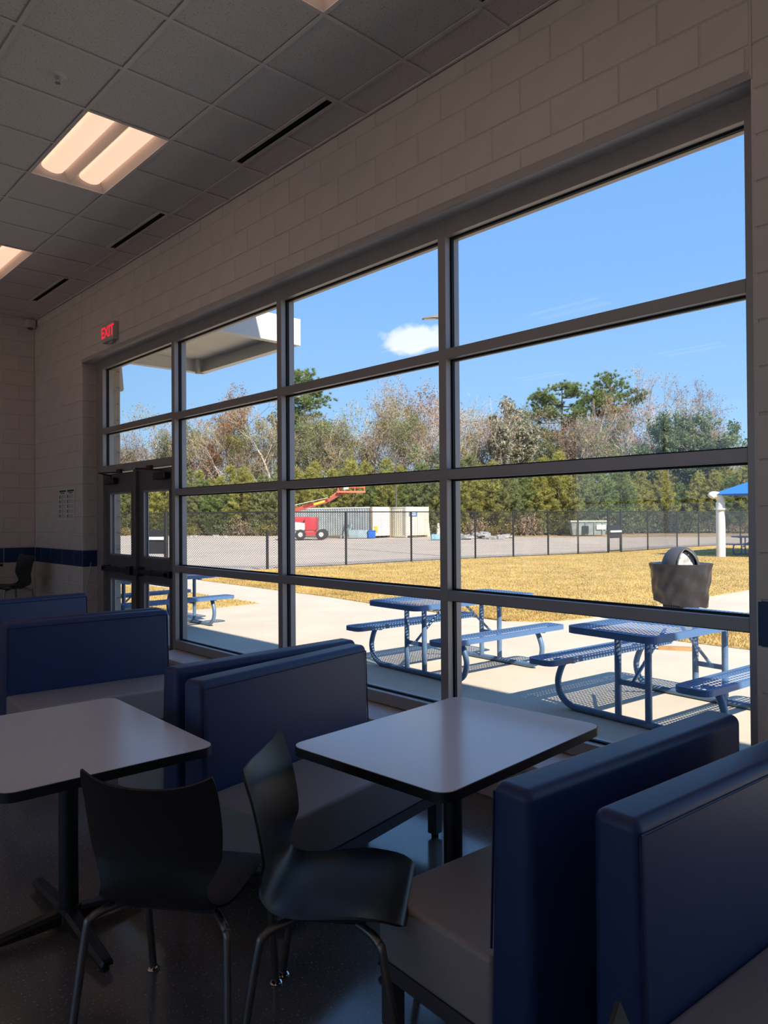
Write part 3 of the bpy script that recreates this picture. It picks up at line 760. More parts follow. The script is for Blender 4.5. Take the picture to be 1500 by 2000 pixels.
chC = dup(chA, (0.94, 0.28, 0), math.radians(-60), 'black moulded chair of which only a back corner shows at the bottom edge', 'black moulded chairs')
# high table and bar chairs by the far wall
bc = make_chair('bar_chair', .74); bc.location = (2.88, 10.25, 0); bc.rotation_euler = (0, 0, math.radians(190)); bc['label'] = 'tall black bar chair by the blue wall band at the far left'; bc['category'] = 'bar chair'
t = thing('high_table', 'high table against the far wall, only its edge showing at the photo side', 'table', (2.15, 10.3, 0))
MB().prism(rounded_rect(1.15, .7, .05), 1.02, 1.05).build('table_top', 'laminate', t, smooth=30)
MB().prism(rounded_rect(1.155, .705, .05), 1.012, 1.045).build('edge_band', 'black_edge', t, smooth=30)
MB().cyl((0, 0, .04), (0, 0, 1.01), .04, n=16).build('column', 'black_metal', t, smooth=40)
MB().box(-.35, .35, -.035, .035, 0, .045).box(-.035, .035, -.3, .3, 0, .045).build('base', 'black_metal', t)

# ================================================================== outside
def poly_slab(name, pts, z1, mt, label, cat, z0=None):
    return struct(MB().prism(pts, z1-0.1 if z0 is None else z0, z1).build(name, mt), label, cat)
FENCE = [(46.0, 16.7), (13.6, 20.1), (10.2, 26.0), (2.0, 40.0)]
poly_slab('ground', [(XE-.06, -40), (140, -40), (140, 160), (-60, 160), (-60, 19.5), (XE-.06, 19.5)], G-0.03, 'asphalt', 'pale asphalt yard beyond the fence', 'asphalt')
poly_slab('ground_west', [(-90, -60), (XLEFT-.31, -60), (XLEFT-.31, 19.4), (-90, 19.4)], G-0.03, 'concrete', 'concrete ground on the other side of the building', 'concrete')  # added out of view, bounces sunlight up to the ceiling
poly_slab('patio', [(XE-.06, -8), (9.3, -8), (9.3, 4.55), (10.2, 4.55), (10.2, 5.0), (17.5, 5.0), (40, 4.6), (40, 6.3), (17.5, 6.47), (10.2, 6.5), (9.55, 6.75), (9.2, 7.2), (9.2, 8.2), (9.3, 10.4), (9.5, 12.0), (9.56, 14.1), (9.7, 17.6), (10.05, 20.2), (10.4, 25.6), (8.7, 25.6), (8.2, 20.2), (7.86, 13.6), (7.84, 12.08), (XE-.06, 12.02)], G, 'concrete', 'pale concrete patio and walkways by the window', 'concrete')
LAWN = [(10.2, 6.52), (17.5, 6.49), (40, 6.32), (46, 6.3), (46, 16.6), (13.55, 20.0), (10.1, 20.4), (9.72, 17.6), (9.58, 14.1), (9.52, 12.0), (9.32, 10.4), (9.22, 8.2), (9.22, 7.22), (9.57, 6.77)]
poly_slab('lawn', LAWN, G+0.006, 'lawn', 'wide straw coloured dry lawn in front of the fence', 'lawn')
LAWN2 = [(XE+1.2, 12.06), (7.82, 12.10), (7.84, 13.6), (8.18, 20.2), (8.6, 25.2), (XE+1.2, 25.2)]
poly_slab('lawn_strip', LAWN2, G+0.006, 'lawn', 'small dry lawn wedge left of the walkway, behind the left picnic table', 'lawn')
LAWN3 = [(9.32, -8), (46, -8), (46, 4.55), (17.5, 4.98), (10.22, 4.98), (10.22, 4.53), (9.32, 4.53)]
poly_slab('lawn_side', LAWN3, G+0.006, 'lawn', 'dry grass corner by the right window edge behind the nearest picnic table', 'lawn')
# control joints of the patio as recessed dark grooves are too fine to see; grass blades roughen the lawns
def in_poly(px, py, poly):
    c = np.zeros(len(px), bool); n = len(poly)
    for i in range(n):
        (x1, y1), (x2, y2) = poly[i], poly[(i+1) % n]
        k = ((y1 > py) != (y2 > py)) & (px < (x2-x1)*(py-y1)/(y2-y1+1e-12)+x1); c ^= k
    return c
def tri_mesh(name, V, mt):
    n = len(V)//3; me = bpy.data.meshes.new(name)
    me.vertices.add(n*3); me.vertices.foreach_set('co', np.ascontiguousarray(V, dtype=np.float32).ravel())
    me.loops.add(n*3); me.loops.foreach_set('vertex_index', np.arange(n*3, dtype=np.int32))
    me.polygons.add(n); me.polygons.foreach_set('loop_start', np.arange(0, n*3, 3, dtype=np.int32)); me.polygons.foreach_set('loop_total', np.full(n, 3, dtype=np.int32))
    me.update(calc_edges=True); me.materials.append(M[mt]); return me
def blades(name, poly, n, hmax, label, power=1.0):
    P = np.array(poly); lo, hi = P.min(0), P.max(0)
    x = lo[0]+(hi[0]-lo[0])*nrs.rand(n*3)**power; y = lo[1]+(hi[1]-lo[1])*nrs.rand(n*3)
    k = in_poly(x, y, poly); x, y = x[k][:n], y[k][:n]; n = len(x)
    h = hmax*(.5+.5*nrs.rand(n)); a = nrs.rand(n)*2*PI; w = 0.008+0.006*nrs.rand(n); le = (nrs.rand(n, 2)-.5)*hmax*1.6
    V = np.zeros((n, 3, 3)); z = G+.004
    V[:, 0] = np.stack([x-w*np.cos(a), y-w*np.sin(a), np.full(n, z)], 1); V[:, 1] = np.stack([x+w*np.cos(a), y+w*np.sin(a), np.full(n, z)], 1); V[:, 2] = np.stack([x+le[:, 0], y+le[:, 1], z+h], 1)
    o = link(name, tri_mesh(name, V.reshape(-1, 3), 'blade')); return tag(o, label, 'grass', kind='stuff')
blades('grass', LAWN, 170000, .045, 'short dry straw blades of the wide lawn', 2.2)
blades('grass', LAWN2, 26000, .045, 'short dry straw blades of the wedge beside the walkway')
blades('grass', [(9.33, 0), (13, 0), (13, 4.5), (9.33, 4.5)], 26000, .06, 'short dry blades at the right patio corner')
poly_slab('verge', [(27, 82), (37, 68), (43, 59), (48.5, 43), (51, 33), (60, 22), (80, -20), (140, -20), (140, 160), (27, 160)], G+0.02, 'verge', 'rough brown verge at the foot of the trees', 'verge')

# ---------------------------------------------------------------- door canopy
t = thing('door_canopy', 'flat white canopy with a deep fascia over the glass doors', 'canopy', (0, 0, 0))
CX, CY0, CY1, CZ = 4.955, 6.86, 9.02, 3.555
MB().box(XE, CX-.01, CY0+.01, CY1-.01, CZ+.17, CZ+.26).build('deck', 'canopy_under', t)
for nm, a in (('fascia', (XE, CX, CY0-.04, CY0)), ('fascia', (XE, CX, CY1, CY1+.04)), ('fascia', (CX, CX+.04, CY0-.04, CY1+.04))):
    MB().box(*a, CZ, CZ+.30).build(nm, 'canopy_white', t)
MB().box(CX-.05, CX, CY0, CY1, CZ, CZ+.012).box(XE, CX, CY0, CY0+.05, CZ, CZ+.012).box(XE, CX, CY1-.05, CY1, CZ, CZ+.012).build('bottom_lip', 'canopy_white', t)
MB().cyl((CX-.12, CY1-.10, CZ-.03), (CX-.12, CY1-.10, CZ+.17), .03).build('drain_spout', 'galv', t)
t = thing('wall_light', 'grey wedge-shaped lamp on the outer wall beside the doors', 'wall lamp', (XE, 9.21, 3.36))
MB().add([(0.001,-.1,-.13),(.055,-.1,-.13),(.03,-.1,.15),(.001,-.1,.15),(0.001,.1,-.13),(.055,.1,-.13),(.03,.1,.15),(.001,.1,.15)], [(0,1,2,3),(7,6,5,4),(1,5,6,2),(0,4,5,1),(3,2,6,7),(0,3,7,4)]).build('housing', 'galv', t)
MB().box(.004, .05, -.09, .09, -.145, -.13).build('lens', 'lamp_lens', t)

# ---------------------------------------------------------------- picnic tables
def perf_plate(mb, w, d, z, rim, pitch, hole):
    """flat perforated plate w x d centred on the origin with a solid rounded border"""
    nx, ny = int((w-2*rim)/pitch), int((d-2*rim)/pitch); px, py = (w-2*rim)/nx, (d-2*rim)/ny
    o = len(mb.v); x0, y0 = -w/2+rim, -d/2+rim
    for i in range(nx+1):
        for j in range(ny+1): mb.v.append((x0+i*px, y0+j*py, z))
    id0 = lambda i, j: o+i*(ny+1)+j
    for i in range(nx):
        for j in range(ny):
            cx, cy = x0+(i+.5)*px, y0+(j+.5)*py; h = hole/2; b = len(mb.v)
            mb.v += [(cx-h, cy-h, z), (cx+h, cy-h, z), (cx+h, cy+h, z), (cx-h, cy+h, z)]
            c = [id0(i, j), id0(i+1, j), id0(i+1, j+1), id0(i, j+1)]
            for k in range(4): mb.f.append((c[k], c[(k+1) % 4], b+(k+1) % 4, b+k))
    # border ring from inner rectangle to the rounded outline
    out = rounded_rect(w, d, min(.09, d*.3), 6); inn = []
    for (x, y) in out: inn.append((max(-w/2+rim, min(w/2-rim, x)), max(-d/2+rim, min(d/2-rim, y))))
    n = len(out); b = len(mb.v); mb.v += [(x, y, z) for x, y in out]+[(x, y, z) for x, y in inn]
    for i in range(n):
        j = (i+1) % n; mb.f.append((b+i, b+j, b+n+j, b+n+i))
    return out
def perf_part(name, w, d, z, skirt, parent, y=0.0, pitch=.040, hole=.0225):
    q = MB(); out = perf_plate(q, w, d, z, .030, pitch, hole); n = len(out); b = len(q.v)
    r2 = [(x*(1-.012/w), yy*(1-.012/d)) for x, yy in out]
    q.v += [(x, yy, z) for x, yy in out]+[(x, yy, z-skirt) for x, yy in out]+[(x, yy, z-skirt) for x, yy in r2]+[(x, yy, z-.004) for x, yy in r2]
    for i in range(n):
        j = (i+1) % n
        for l in range(3): q.f.append((b+l*n+i, b+l*n+j, b+(l+1)*n+j, b+(l+1)*n+i))
    q.v[0:] = [(a, c+y, e_) for a, c, e_ in q.v]
    return q.build(name, 'picnic', parent)
def make_picnic():
    t = thing('picnic_table', 'x', 'picnic table'); Lg = 1.84
    perf_part('table_top', Lg, .78, .765, .052, t)
    for sy in (-1, 1): perf_part('bench_seat', Lg, .265, .455, .045, t, y=sy*.665)
    for sx in (-1, 1):
        X0 = sx*.575
        fr = MB().tube(smooth_path([(X0, -.66, .41), (X0, -.70, .34), (X0, -.735, .22), (X0, -.70, .10), (X0, -.60, .035), (X0, -.48, .028), (X0, 0, .028), (X0, .48, .028), (X0, .60, .035), (X0, .70, .10), (X0, .735, .22), (X0, .70, .34), (X0, .66, .41)], 5), .028, 10)
        fr.build('end_frame', 'picnic_tube', t, smooth=60)
        for sy in (-1, 1): MB().cyl((X0, sy*.135, .03), (X0, sy*.135, .715), .027, n=10).build('post', 'picnic_tube', t, smooth=60)
        MB().box(X0-.012, X0+.012, -.135, .135, .30, .34).build('cross_bar', 'picnic_tube', t)
        MB().box(X0-.02, X0+.02, -.33, .33, .690, .715).build('top_support', 'picnic_tube', t)
        MB().tube([(X0, 0, .335), (sx*.12, 0, .705)], .014, 8).build('diagonal_brace', 'picnic_tube', t, smooth=60)
        for sy in (-1, 1): MB().box(X0-.02, X0+.02, sy*.665-.10, sy*.665+.10, .395, .412).build('bench_support', 'picnic_tube', t)
    return t
pt = make_picnic(); pg = 'blue perforated picnic tables'
pt.location = (5.90, 2.885, G); pt.rotation_euler = (0, 0, math.radians(-5)); pt['label'] = 'nearest blue perforated picnic table, its right bench cut by the window jamb'; pt['group'] = pg
dup(pt, (6.02, 5.42, G), math.radians(-3), 'blue perforated picnic table behind the widest window mullion, second nearest', pg)
dup(pt, (5.08, 10.70, G), math.radians(1), 'blue picnic table outside the glass doors, one bench end showing', pg)
dup(pt, (31.9, 12.0, G), math.radians(80), 'far blue picnic table in the shade of the blue canopy', pg)

# ---------------------------------------------------------------- waste bin
t = thing('waste_bin', 'grey domed waste bin with a black bag over its mesh basket on the walkway', 'waste bin', (10.72, 5.12, G), math.radians(-128))
# faces local +x (towards the window)
n, rows = 40, 9; q = MB()
for k in range(2):
    for i in range(n):       # criss-cross strands of the basket
        pts = []
        for j in range(rows):
            z = .04+j*.07; r = .215+.06*(z/.6); a = 2*PI*i/n+(1 if k else -1)*j*PI/n
            pts.append((r*math.cos(a), r*math.sin(a), z))
        q.tube(pts, .007, 4, caps=False)
q.build('basket_strands', 'black_metal', t)
q = MB()
for z, r in ((.04, .22), (.60, .275)): q.tube([(r*math.cos(2*PI*i/32), r*math.sin(2*PI*i/32), z) for i in range(33)], .012, 6, caps=False)
for i in range(10): a = 2*PI*i/10; q.tube([(.22*math.cos(a), .22*math.sin(a), 0.0), (.275*math.cos(a), .275*math.sin(a), .60)], .008, 5)
q.build('basket_frame', 'black_metal', t)
MB().lathe([(0, .03), (.19, .03), (.24, .60), (.235, .60), (.185, .045), (0, .045)], 24).build('liner', 'bin_plastic', t, smooth=50)
q = MB(); nn = 96; NZ = 26; zs = np.linspace(.33, .925, NZ); wr_ = np.random.RandomState(5); ph_ = wr_.rand(12)*6.3
for z in zs:
    u = (z-.33)/.595
    for i in range(nn):
        a = 2*PI*i/nn; r = .355+.065*u+.012*math.sin(a*7+u*5+ph_[0])*(1-u*.6)+.007*math.sin(a*13-u*11+ph_[1])+.005*math.sin(a*4+u*15+ph_[2])
        sq = (abs(math.cos(a-.5))**5+abs(math.sin(a-.5))**5)**(-.2); r *= .76+.24*sq      # hangs as a squarish skirt
        q.v.append((r*math.cos(a), r*math.sin(a), z+.045*math.sin(a-2.2)*(1-u)+.012*math.sin(a*6+ph_[3])*(1-u)))
for k in range(NZ-1):
    for i in range(nn): j = (i+1) % nn; q.f.append((k*nn+i, k*nn+j, (k+1)*nn+j, (k+1)*nn+i))
b = len(q.v)
for i in range(nn): a = 2*PI*i/nn; q.v.append((.265*math.cos(a), .265*math.sin(a), .90))
for i in range(nn): j = (i+1) % nn; q.f.append(((NZ-1)*nn+i, (NZ-1)*nn+j, b+j, b+i))
q.build('bin_bag', 'bag', t, smooth=80)
# dome with an arched opening towards +x
q = MB(); na, nb = 40, 12; Rd = .272; hd = .335; z0 = .835; keep = []
for j in range(nb+1):
    el = PI/2*j/nb
    for i in range(na): a = 2*PI*i/na; q.v.append((Rd*math.cos(el)**.8*math.cos(a) if j < nb else 0, Rd*math.cos(el)**.8*math.sin(a) if j < nb else 0, z0+hd*math.sin(el)))
for j in range(nb):
    for i in range(na):
        am = 2*PI*(i+.5)/na; am = am if am < PI else am-2*PI
        if abs(am) < .62 and 0 <= j <= 7 and (abs(am)/.64)**2+((j+.5)/8.4)**2 < 1: continue
        i2 = (i+1) % na; q.f.append((j*na+i, j*na+i2, (j+1)*na+i2, (j+1)*na+i))
q.build('dome_lid', 'bin_plastic', t, smooth=60)
q = MB()
for s_ in (0, 1):
    pts = []
    for k in range(17):
        ph = PI*k/16; am = .64*math.cos(ph); el = PI/2*8.4/nb*math.sin(ph)
        pts.append(((Rd+.006)*math.cos(el)**.8*math.cos(am), (Rd+.006)*math.cos(el)**.8*math.sin(am), z0+hd*math.sin(el)))
q.tube(pts, .014, 6).build('opening_rim', 'bin_plastic', t, smooth=60)
MB().add([(.185, -.15, z0), (.185, .15, z0), (.135, .13, z0+.19), (.135, -.13, z0+.19), (.10, -.08, z0+.26), (.10, .08, z0+.26)], [(0,1,2,3), (3,2,5,4)]).build('push_flap', 'bin_flap', t)
tag(MB().box(-.24, .24, -.045, .045, 0, .04).build('timber_offcut', 'timber'), 'short orange-brown timber board lying on the patio behind the nearest picnic table', 'board')
o = bpy.data.objects['timber_offcut']; o.location = (8.70, 4.18, G+.001); o.rotation_euler = (0, 0, math.radians(-62))

# ---------------------------------------------------------------- chain-link fence
def lerp(a, b, u): return (a[0]+(b[0]-a[0])*u, a[1]+(b[1]-a[1])*u)
def wire_panel(p, q_, z0, z1, parent, pitch=.058, r=.0055):
    L = math.hypot(q_[0]-p[0], q_[1]-p[1]); hgt = z1-z0; ux, uy = (q_[0]-p[0])/L, (q_[1]-p[1])/L
    V = []; s = pitch*1.41; k = -int(hgt/s)-1
    while k*s < L:
        for sg in (1, -1):
            a0 = k*s; a1 = a0+hgt
            lo, hi = max(0, -a0), min(hgt, L-a0)
            if hi-lo > .02:
                za, zb = (z0+lo, z0+hi) if sg > 0 else (z1-lo, z1-hi)
                V.append((a0+lo, za, a0+hi, zb))
        k += 1
    mb = MB()
    for a, za, b, zb in V:
        o = len(mb.v); d = r
        for (t_, zz) in ((a, za), (b, zb)):
            x, y = p[0]+ux*t_, p[1]+uy*t_
            mb.v += [(x-uy*d, y+ux*d, zz), (x+uy*d*.5, y-ux*d*.5, zz+d), (x+uy*d*.5, y-ux*d*.5, zz-d)]
        mb.f += [(o, o+1, o+4, o+3), (o+1, o+2, o+5, o+4), (o+2, o, o+3, o+5)]
    w = mb.build('chain_link_mesh', 'fence_wire', parent); w['kind'] = 'stuff'; return w
fe = thing('chain_link_fence', 'long black chain-link fence crossing behind the lawn', 'fence', (0, 0, 0))
HF = 1.85
FP = [(13.6, 20.1), (16.15, 19.5), (19.25, 19.45), (22.3, 18.95), (24.2, 18.55), (26.05, 18.15), (27.6, 17.7), (29.45, 17.35), (30.45, 17.30), (32.9, 17.3), (36.3, 17.5), (38.3, 17.3), (42.9, 17.0), (46.0, 16.8)]
for k, p in enumerate(FP):
    if k in (0, 7, 8): continue
    MB().cyl((*p, G), (*p, G+HF+.02), .036, n=8).build('post', 'fence', fe, smooth=60)
for a, b in zip(FP[:-1], FP[1:]):
    if a == FP[7]: continue
    wire_panel(a, b, G+.02, G+HF, fe)
    MB().tube([(*a, G+HF), (*b, G+HF)], .024, 6).build('top_rail', 'fence', fe, smooth=60)
    MB().tube([(*a, G+.04), (*b, G+.04)], .010, 5).build('bottom_wire', 'fence', fe)
fe2 = thing('chain_link_fence', 'nearer black chain-link fence stretch behind the glass doors and left bay', 'fence', (0, 0, 0))
FP2 = [(13.6, 20.1), (11.75, 23.16), (11.54, 23.49), (10.85, 24.58), (10.52, 25.1), (9.76, 26.35)]
for k, p in enumerate(FP2):
    if k in (0, 1): continue
    MB().cyl((*p, G), (*p, G+HF+.06), .055 if k in (2, 3) else .036, n=8).build('post', 'fence', fe2, smooth=60)
for a, b in zip(FP2[:-1], FP2[1:]):
    if a == FP2[2]: continue
    wire_panel(a, b, G+.02, G+HF, fe2)
    MB().tube([(*a, G+HF), (*b, G+HF)], .024, 6).build('top_rail', 'fence', fe2, smooth=60)
tag(MB().cyl((13.25, 19.95, G), (13.25, 19.95, G+1.28), .045, n=10).build('short_post', 'fence'), 'short dark post in front of the fence in the left window bay', 'post')
def gate(label, p, q_, z_panel):
    t = thing('fence_gate', label, 'gate', (0, 0, 0))
    for c in (p, q_): MB().cyl((*c, G), (*c, G+HF+.10), .05, n=8).build('gate_post', 'fence', t, smooth=60)
    L = math.hypot(q_[0]-p[0], q_[1]-p[1]); a, b = lerp(p, q_, .08/L), lerp(p, q_, 1-.08/L)
    for z in (.10, HF-.02): MB().tube([(*a, G+z), (*b, G+z)], .024, 6).build('gate_rail', 'fence', t, smooth=60)
    for c in (a, b): MB().tube([(*c, G+.10), (*c, G+HF-.02)], .024, 6).build('gate_stile', 'fence', t, smooth=60)
    wire_panel(a, b, G+.1, G+HF, t)
    ux, uy = (q_[0]-p[0])/L, (q_[1]-p[1])/L; nx_, ny_ = (-uy, ux)
    if nx_*p[0]+ny_*p[1] > 0: nx_, ny_ = -nx_, -ny_
    def plate(z0, z1, th, off, nm, mt):
        f = MB(); pts = [(a[0]+nx_*off, a[1]+ny_*off), (b[0]+nx_*off, b[1]+ny_*off), (b[0]+nx_*(off+th), b[1]+ny_*(off+th)), (a[0]+nx_*(off+th), a[1]+ny_*(off+th))]
        f.prism(pts, G+z0, G+z1).build(nm, mt, t)
    plate(z_panel[0], z_panel[1], .01, .03, 'lock_panel', 'gate_panel'); plate(z_panel[2], z_panel[3], .05, .045, 'push_bar', 'gate_bar')
    return t
gate('black chain-link gate with dark panel and white push bar, right part of the fence', FP[7], FP[8], (.66, 1.24, .92, 1.0))
g2 = gate('black chain-link gate with dark panel and white push bar, seen through the glass doors', FP2[3], FP2[2], (.46, 1.27, .94, 1.04))
MB().box(-.09, .09, -.003, .003, -.12, .12).build('notice_plate', 'white', g2)
o = [c for c in g2.children if c.name.startswith('notice_plate')][0]; o.location = (*lerp(FP2[3], FP2[2], .35), G+1.55); o.rotation_euler = (0, 0, math.radians(-50))

# ---------------------------------------------------------------- lamp poles
def ray_xy(px, depth):
    """world x, y of a bearing (given as the photo column) at a depth along the view axis"""
    k = (px-750)/1440
    return (depth*(math.sin(YAW)+k*math.cos(YAW)), depth*(math.cos(YAW)-k*math.sin(YAW)))
t = thing('lamp_post', 'tall lamp post whose flat lamp head shows beside the window mullion above the cloud', 'lamp post', (23.47, 21.75, G), math.radians(-42.6+180))
MB().tube([(0, 0, 0), (0, 0, 10.45)], [.075, .055], 10).build('pole', 'pole', t, smooth=60)
MB().tube([(0, 0, 10.40), (.22, 0, 10.42)], .04, 8).build('arm', 'lamp_head', t, smooth=60)
MB().add([(.12,-.17,10.28),(.82,-.16,10.24),(.86,0,10.25),(.82,.16,10.24),(.12,.17,10.28),(.12,-.12,10.42),(.78,-.06,10.29),(.78,.06,10.29),(.12,.12,10.42)], [(0,4,3,2,1),(5,6,7,8),(0,1,6,5),(1,2,6),(2,7,6),(2,3,7),(3,4,8,7),(4,0,5,8)]).build('lamp_head', 'lamp_head', t)
MB().box(.25, .75, -.12, .12, 10.235, 10.245).build('lamp_lens', 'lamp_lens', t)
x, y = ray_xy(1305, 71); t = thing('utility_pole', 'dark bare pole in front of the pines at right, behind the far fence', 'pole', (x, y, G))
MB().tube([(0, 0, 0), (0, 0, 7.0)], [.17, .12], 10).build('shaft', 'pole', t, smooth=60)
MB().box(-.06, .06, -.5, .5, 6.72, 6.84).build('cross_arm', 'pole', t)
x, y = ray_xy(774, 63); t = thing('utility_pole', 'slender dark pole with a cross arm behind the shipping containers', 'pole', (x, y, G))
MB().tube([(0, 0, 0), (0, 0, 6.8)], [.08, .06], 8).build('shaft', 'pole', t, smooth=60)
o = MB().box(-.7, .7, -.05, .05, 6.72, 6.8).build('cross_arm', 'pole', t); o.rotation_euler = (0, 0, -YAW)

# ---------------------------------------------------------------- shade canopy
t = thing('shade_canopy', 'bright blue shade canopy on white posts at the right window edge', 'shade canopy', (29.4, 12.4, G))
PSTS = [(0, 0), (7, 0.3), (7, -6.7), (0, -7)]
for x, y in PSTS:
    pp = MB().tube([(x, y, 0), (x, y, 2.15)], .17, 14).build('post', 'shade_post', t, smooth=60)
    MB().lathe([(.0, 1.86), (.24, 1.86), (.24, 1.92), (.0, 1.92)], 16, (x, y)).build('collar', 'shade_post', pp, smooth=40)
    cx, cy = (3.5-x), (-3.35-y); l = math.hypot(cx, cy); dx, dy = cx/l, cy/l
    MB().tube(smooth_path([(x, y, 2.1), (x, y, 2.28), (x-dx*.12, y-dy*.12, 2.42), (x-dx*.30, y-dy*.30, 2.44), (x-dx*.38, y-dy*.38, 2.36)], 4), [.15]*16+[.13], 12).build('curved_cap', 'shade_post', pp, smooth=60)
q = MB(); e2 = .25; cor = [(-e2, e2, 2.47), (7+e2, .3+e2, 2.47), (7+e2, -6.7-e2, 2.47), (-e2, -7-e2, 2.47), (3.5, -3.35, 4.2)]
q.add(cor, [(0,1,4), (1,2,4), (2,3,4), (3,0,4)]); q.add([(a, b, c-.02) for a, b, c in cor], [(0,4,1), (1,4,2), (2,4,3), (3,4,0)])
q.build('fabric', 'shade_blue', t)

# ---------------------------------------------------------------- far yard: containers, lift, dumpster, clutter
def container(label, loc, rz, L, side, door, sign=None):
    t = thing('shipping_container', label, 'container', loc, rz); W, HH = 2.44, 2.55
    # long side looks to local -y, door end at local +x
    q = MB(); n = int(L/.28)
    for s_, yy in ((-1, -W/2), (1, W/2)):
        prev = None
        for k in range(n):
            x0 = -L/2+.1+k*(L-.2)/n; st = (L-.2)/n; d = s_*.045
            xs = [x0, x0+st*.25, x0+st*.4, x0+st*.65, x0+st*.8, x0+st]; dd = [0, 0, -d, -d, 0, 0]
            b = len(q.v)
            for x, v in zip(xs, dd): q.v += [(x, yy+v, .15), (x, yy+v, HH-.12)]
            for j in range(5): q.f.append((b+2*j, b+2*j+2, b+2*j+3, b+2*j+1))
    q.box(-L/2, -L/2+.06, -W/2, W/2, .1, HH-.05).box(-L/2+.05, L/2-.1, -W/2+.06, W/2-.06, .12, .2)
    q.build('corrugated_sides', side, t)
    MB().box(-L/2, L/2, -W/2-.01, W/2+.01, HH-.10, HH).build('roof', door, t)
    q = MB()
    for sx in (-1, 1):
        for sy in (-1, 1): q.box(sx*L/2-.08, sx*L/2+.08, sy*W/2-.07, sy*W/2+.07, 0, HH)
    for sy in (-1, 1): q.box(-L/2, L/2, sy*W/2-.06, sy*W/2+.06, .02, .16)
    q.build('corner_frame', 'rust' if side != door else side, t)
    for sy in (-1, 1):
        d = MB().box(L/2, L/2+.05, min(sy*.02, sy*(W/2-.07)), max(sy*.02, sy*(W/2-.07)), .16, HH-.12).build('door_leaf', door, t)
        for k in range(4): MB().box(L/2+.05, L/2+.07, min(sy*.08, sy*(W/2-.12)), max(sy*.08, sy*(W/2-.12)), .35+k*.55, .72+k*.55).build('door_panel', door, d)
        for yy in (.3, .85): MB().tube([(L/2+.09, sy*yy, .12), (L/2+.09, sy*yy, HH-.1)], .022, 6).build('lock_rod', door, d)
    if sign:
        s2 = MB().box(L/2+.1, L/2+.12, *sign, 1.75, 2.15).build('name_plate', 'sign_blue', t); s2['label'] = 'blue and white lettered plate'
        for k in range(2):
            yy = sign[0]+.08
            while yy < sign[1]-.12:
                MB().box(L/2+.12, L/2+.125, yy, yy+.07, 1.83+k*.16, 1.93+k*.16).build('letter_mark', 'white', s2); yy += .11
    else:
        MB().box(L/2+.1, L/2+.115, -.95, -.55, .48, .95).build('warning_sticker', 'yellow', t)
    return t
# long one: visible corrugated side runs to the left, door end faces right
container('long grey corrugated shipping container with white doors, behind the red lift', (40.7, 50.05, G), math.radians(-81), 9.3, 'cont_grey', 'white')
container('cream shipping container end with a blue and white plate, right of the long grey one', (44.3, 46.9, G), math.radians(-93), 6.0, 'cont_cream', 'cont_cream', (-.95, -.10))

# boom lift: local x runs across the view, local y away from it
bx, by = ray_xy(590, 57)
t = thing('boom_lift', 'red and white boom lift with raised orange basket in the yard', 'boom lift', (bx, by, G), -YAW)
MB().box(-1.6, 1.0, -.9, .9, .42, .72).build('chassis', 'white', t)
MB().add([(-1.3,-1.0,.75),(.35,-1.0,.75),(.35,-1.0,1.28),(-1.3,-1.0,1.45),(-1.3,1.0,.75),(.35,1.0,.75),(.35,1.0,1.28),(-1.3,1.0,1.45)], [(0,1,2,3),(7,6,5,4),(3,2,6,7),(1,5,6,2),(0,3,7,4)]).build('cover', 'white', t)
MB().rbox(.28, 1.15, -1.02, 1.02, .70, 1.72, .08, 2).build('counterweight', 'lift_red', t, smooth=40)
MB().rbox(-1.4, .5, -.6, .6, 1.30, 1.78, .1, 2).build('turret', 'lift_red', t, smooth=40)
MB().box(.3, 1.55, -.95, .95, .35, .62).build('axle_beam', 'lift_red', t)
for wx, wy in ((-1.15, -.95), (-.02, -1.0), (1.55, -.95), (-1.15, .95), (1.55, .95)):
    wh = MB().tube([(wx, wy-.14, .40), (wx, wy-.12, .40), (wx, wy+.12, .40), (wx, wy+.14, .40)], [.32, .40, .40, .32], 20).build('wheel', 'tyre', t, smooth=40)
    MB().tube([(wx, wy-.155, .40), (wx, wy-.13, .40)], [.17, .2], 14).build('rim', 'rim', wh, smooth=40)
def boom(p, q_, h, name, mt='lift_boom'):
    d = Vector((q_[0]-p[0], 0, q_[1]-p[1])); l = d.length; d /= l; u = Vector((-d.z, 0, d.x)); mb = MB(); vs = []
    for s_ in (0, l):
        for a, b in ((-h, -.13), (h, -.13), (h, .13), (-h, .13)): v = Vector((p[0], 0, p[1]))+d*s_+u*a; vs.append((v.x, b, v.z))
    return mb.add(vs, [(0,1,2,3), (7,6,5,4), (0,4,5,1), (1,5,6,2), (2,6,7,3), (3,7,4,0)]).build(name, mt, t)
boom((-1.1, 1.55), (-1.0, 2.45), .16, 'riser'); boom((-1.0, 2.15), (2.0, 3.02), .15, 'main_boom'); boom((.1, 2.52), (2.02, 3.06), .10, 'boom_cover', 'lift_red'); boom((1.9, 2.95), (3.0, 3.55), .12, 'fly_boom'); boom((2.2, 3.25), (2.9, 3.80), .035, 'levelling_strut', 'lift_orange'); boom((2.9, 3.52), (3.5, 3.60), .08, 'jib')
MB().tube([(-.9, -.1, 2.6), (2.0, -.1, 3.22)], .02, 6).build('hydraulic_hose', 'white', t)
MB().box(.9, 1.8, -.14, -.131, 2.72, 2.86).build('yellow_marking', 'yellow', t); o = t.children[-1]
o.matrix_local = Matrix.Translation((1.3, 0, 2.82)) @ Matrix.Rotation(-.282, 4, 'Y') @ Matrix.Translation((-1.3, 0, -2.78))
bk = MB().box(2.75, 4.9, -.4, .4, 3.60, 3.72).build('basket_floor', 'lift_orange', t)
q = MB()
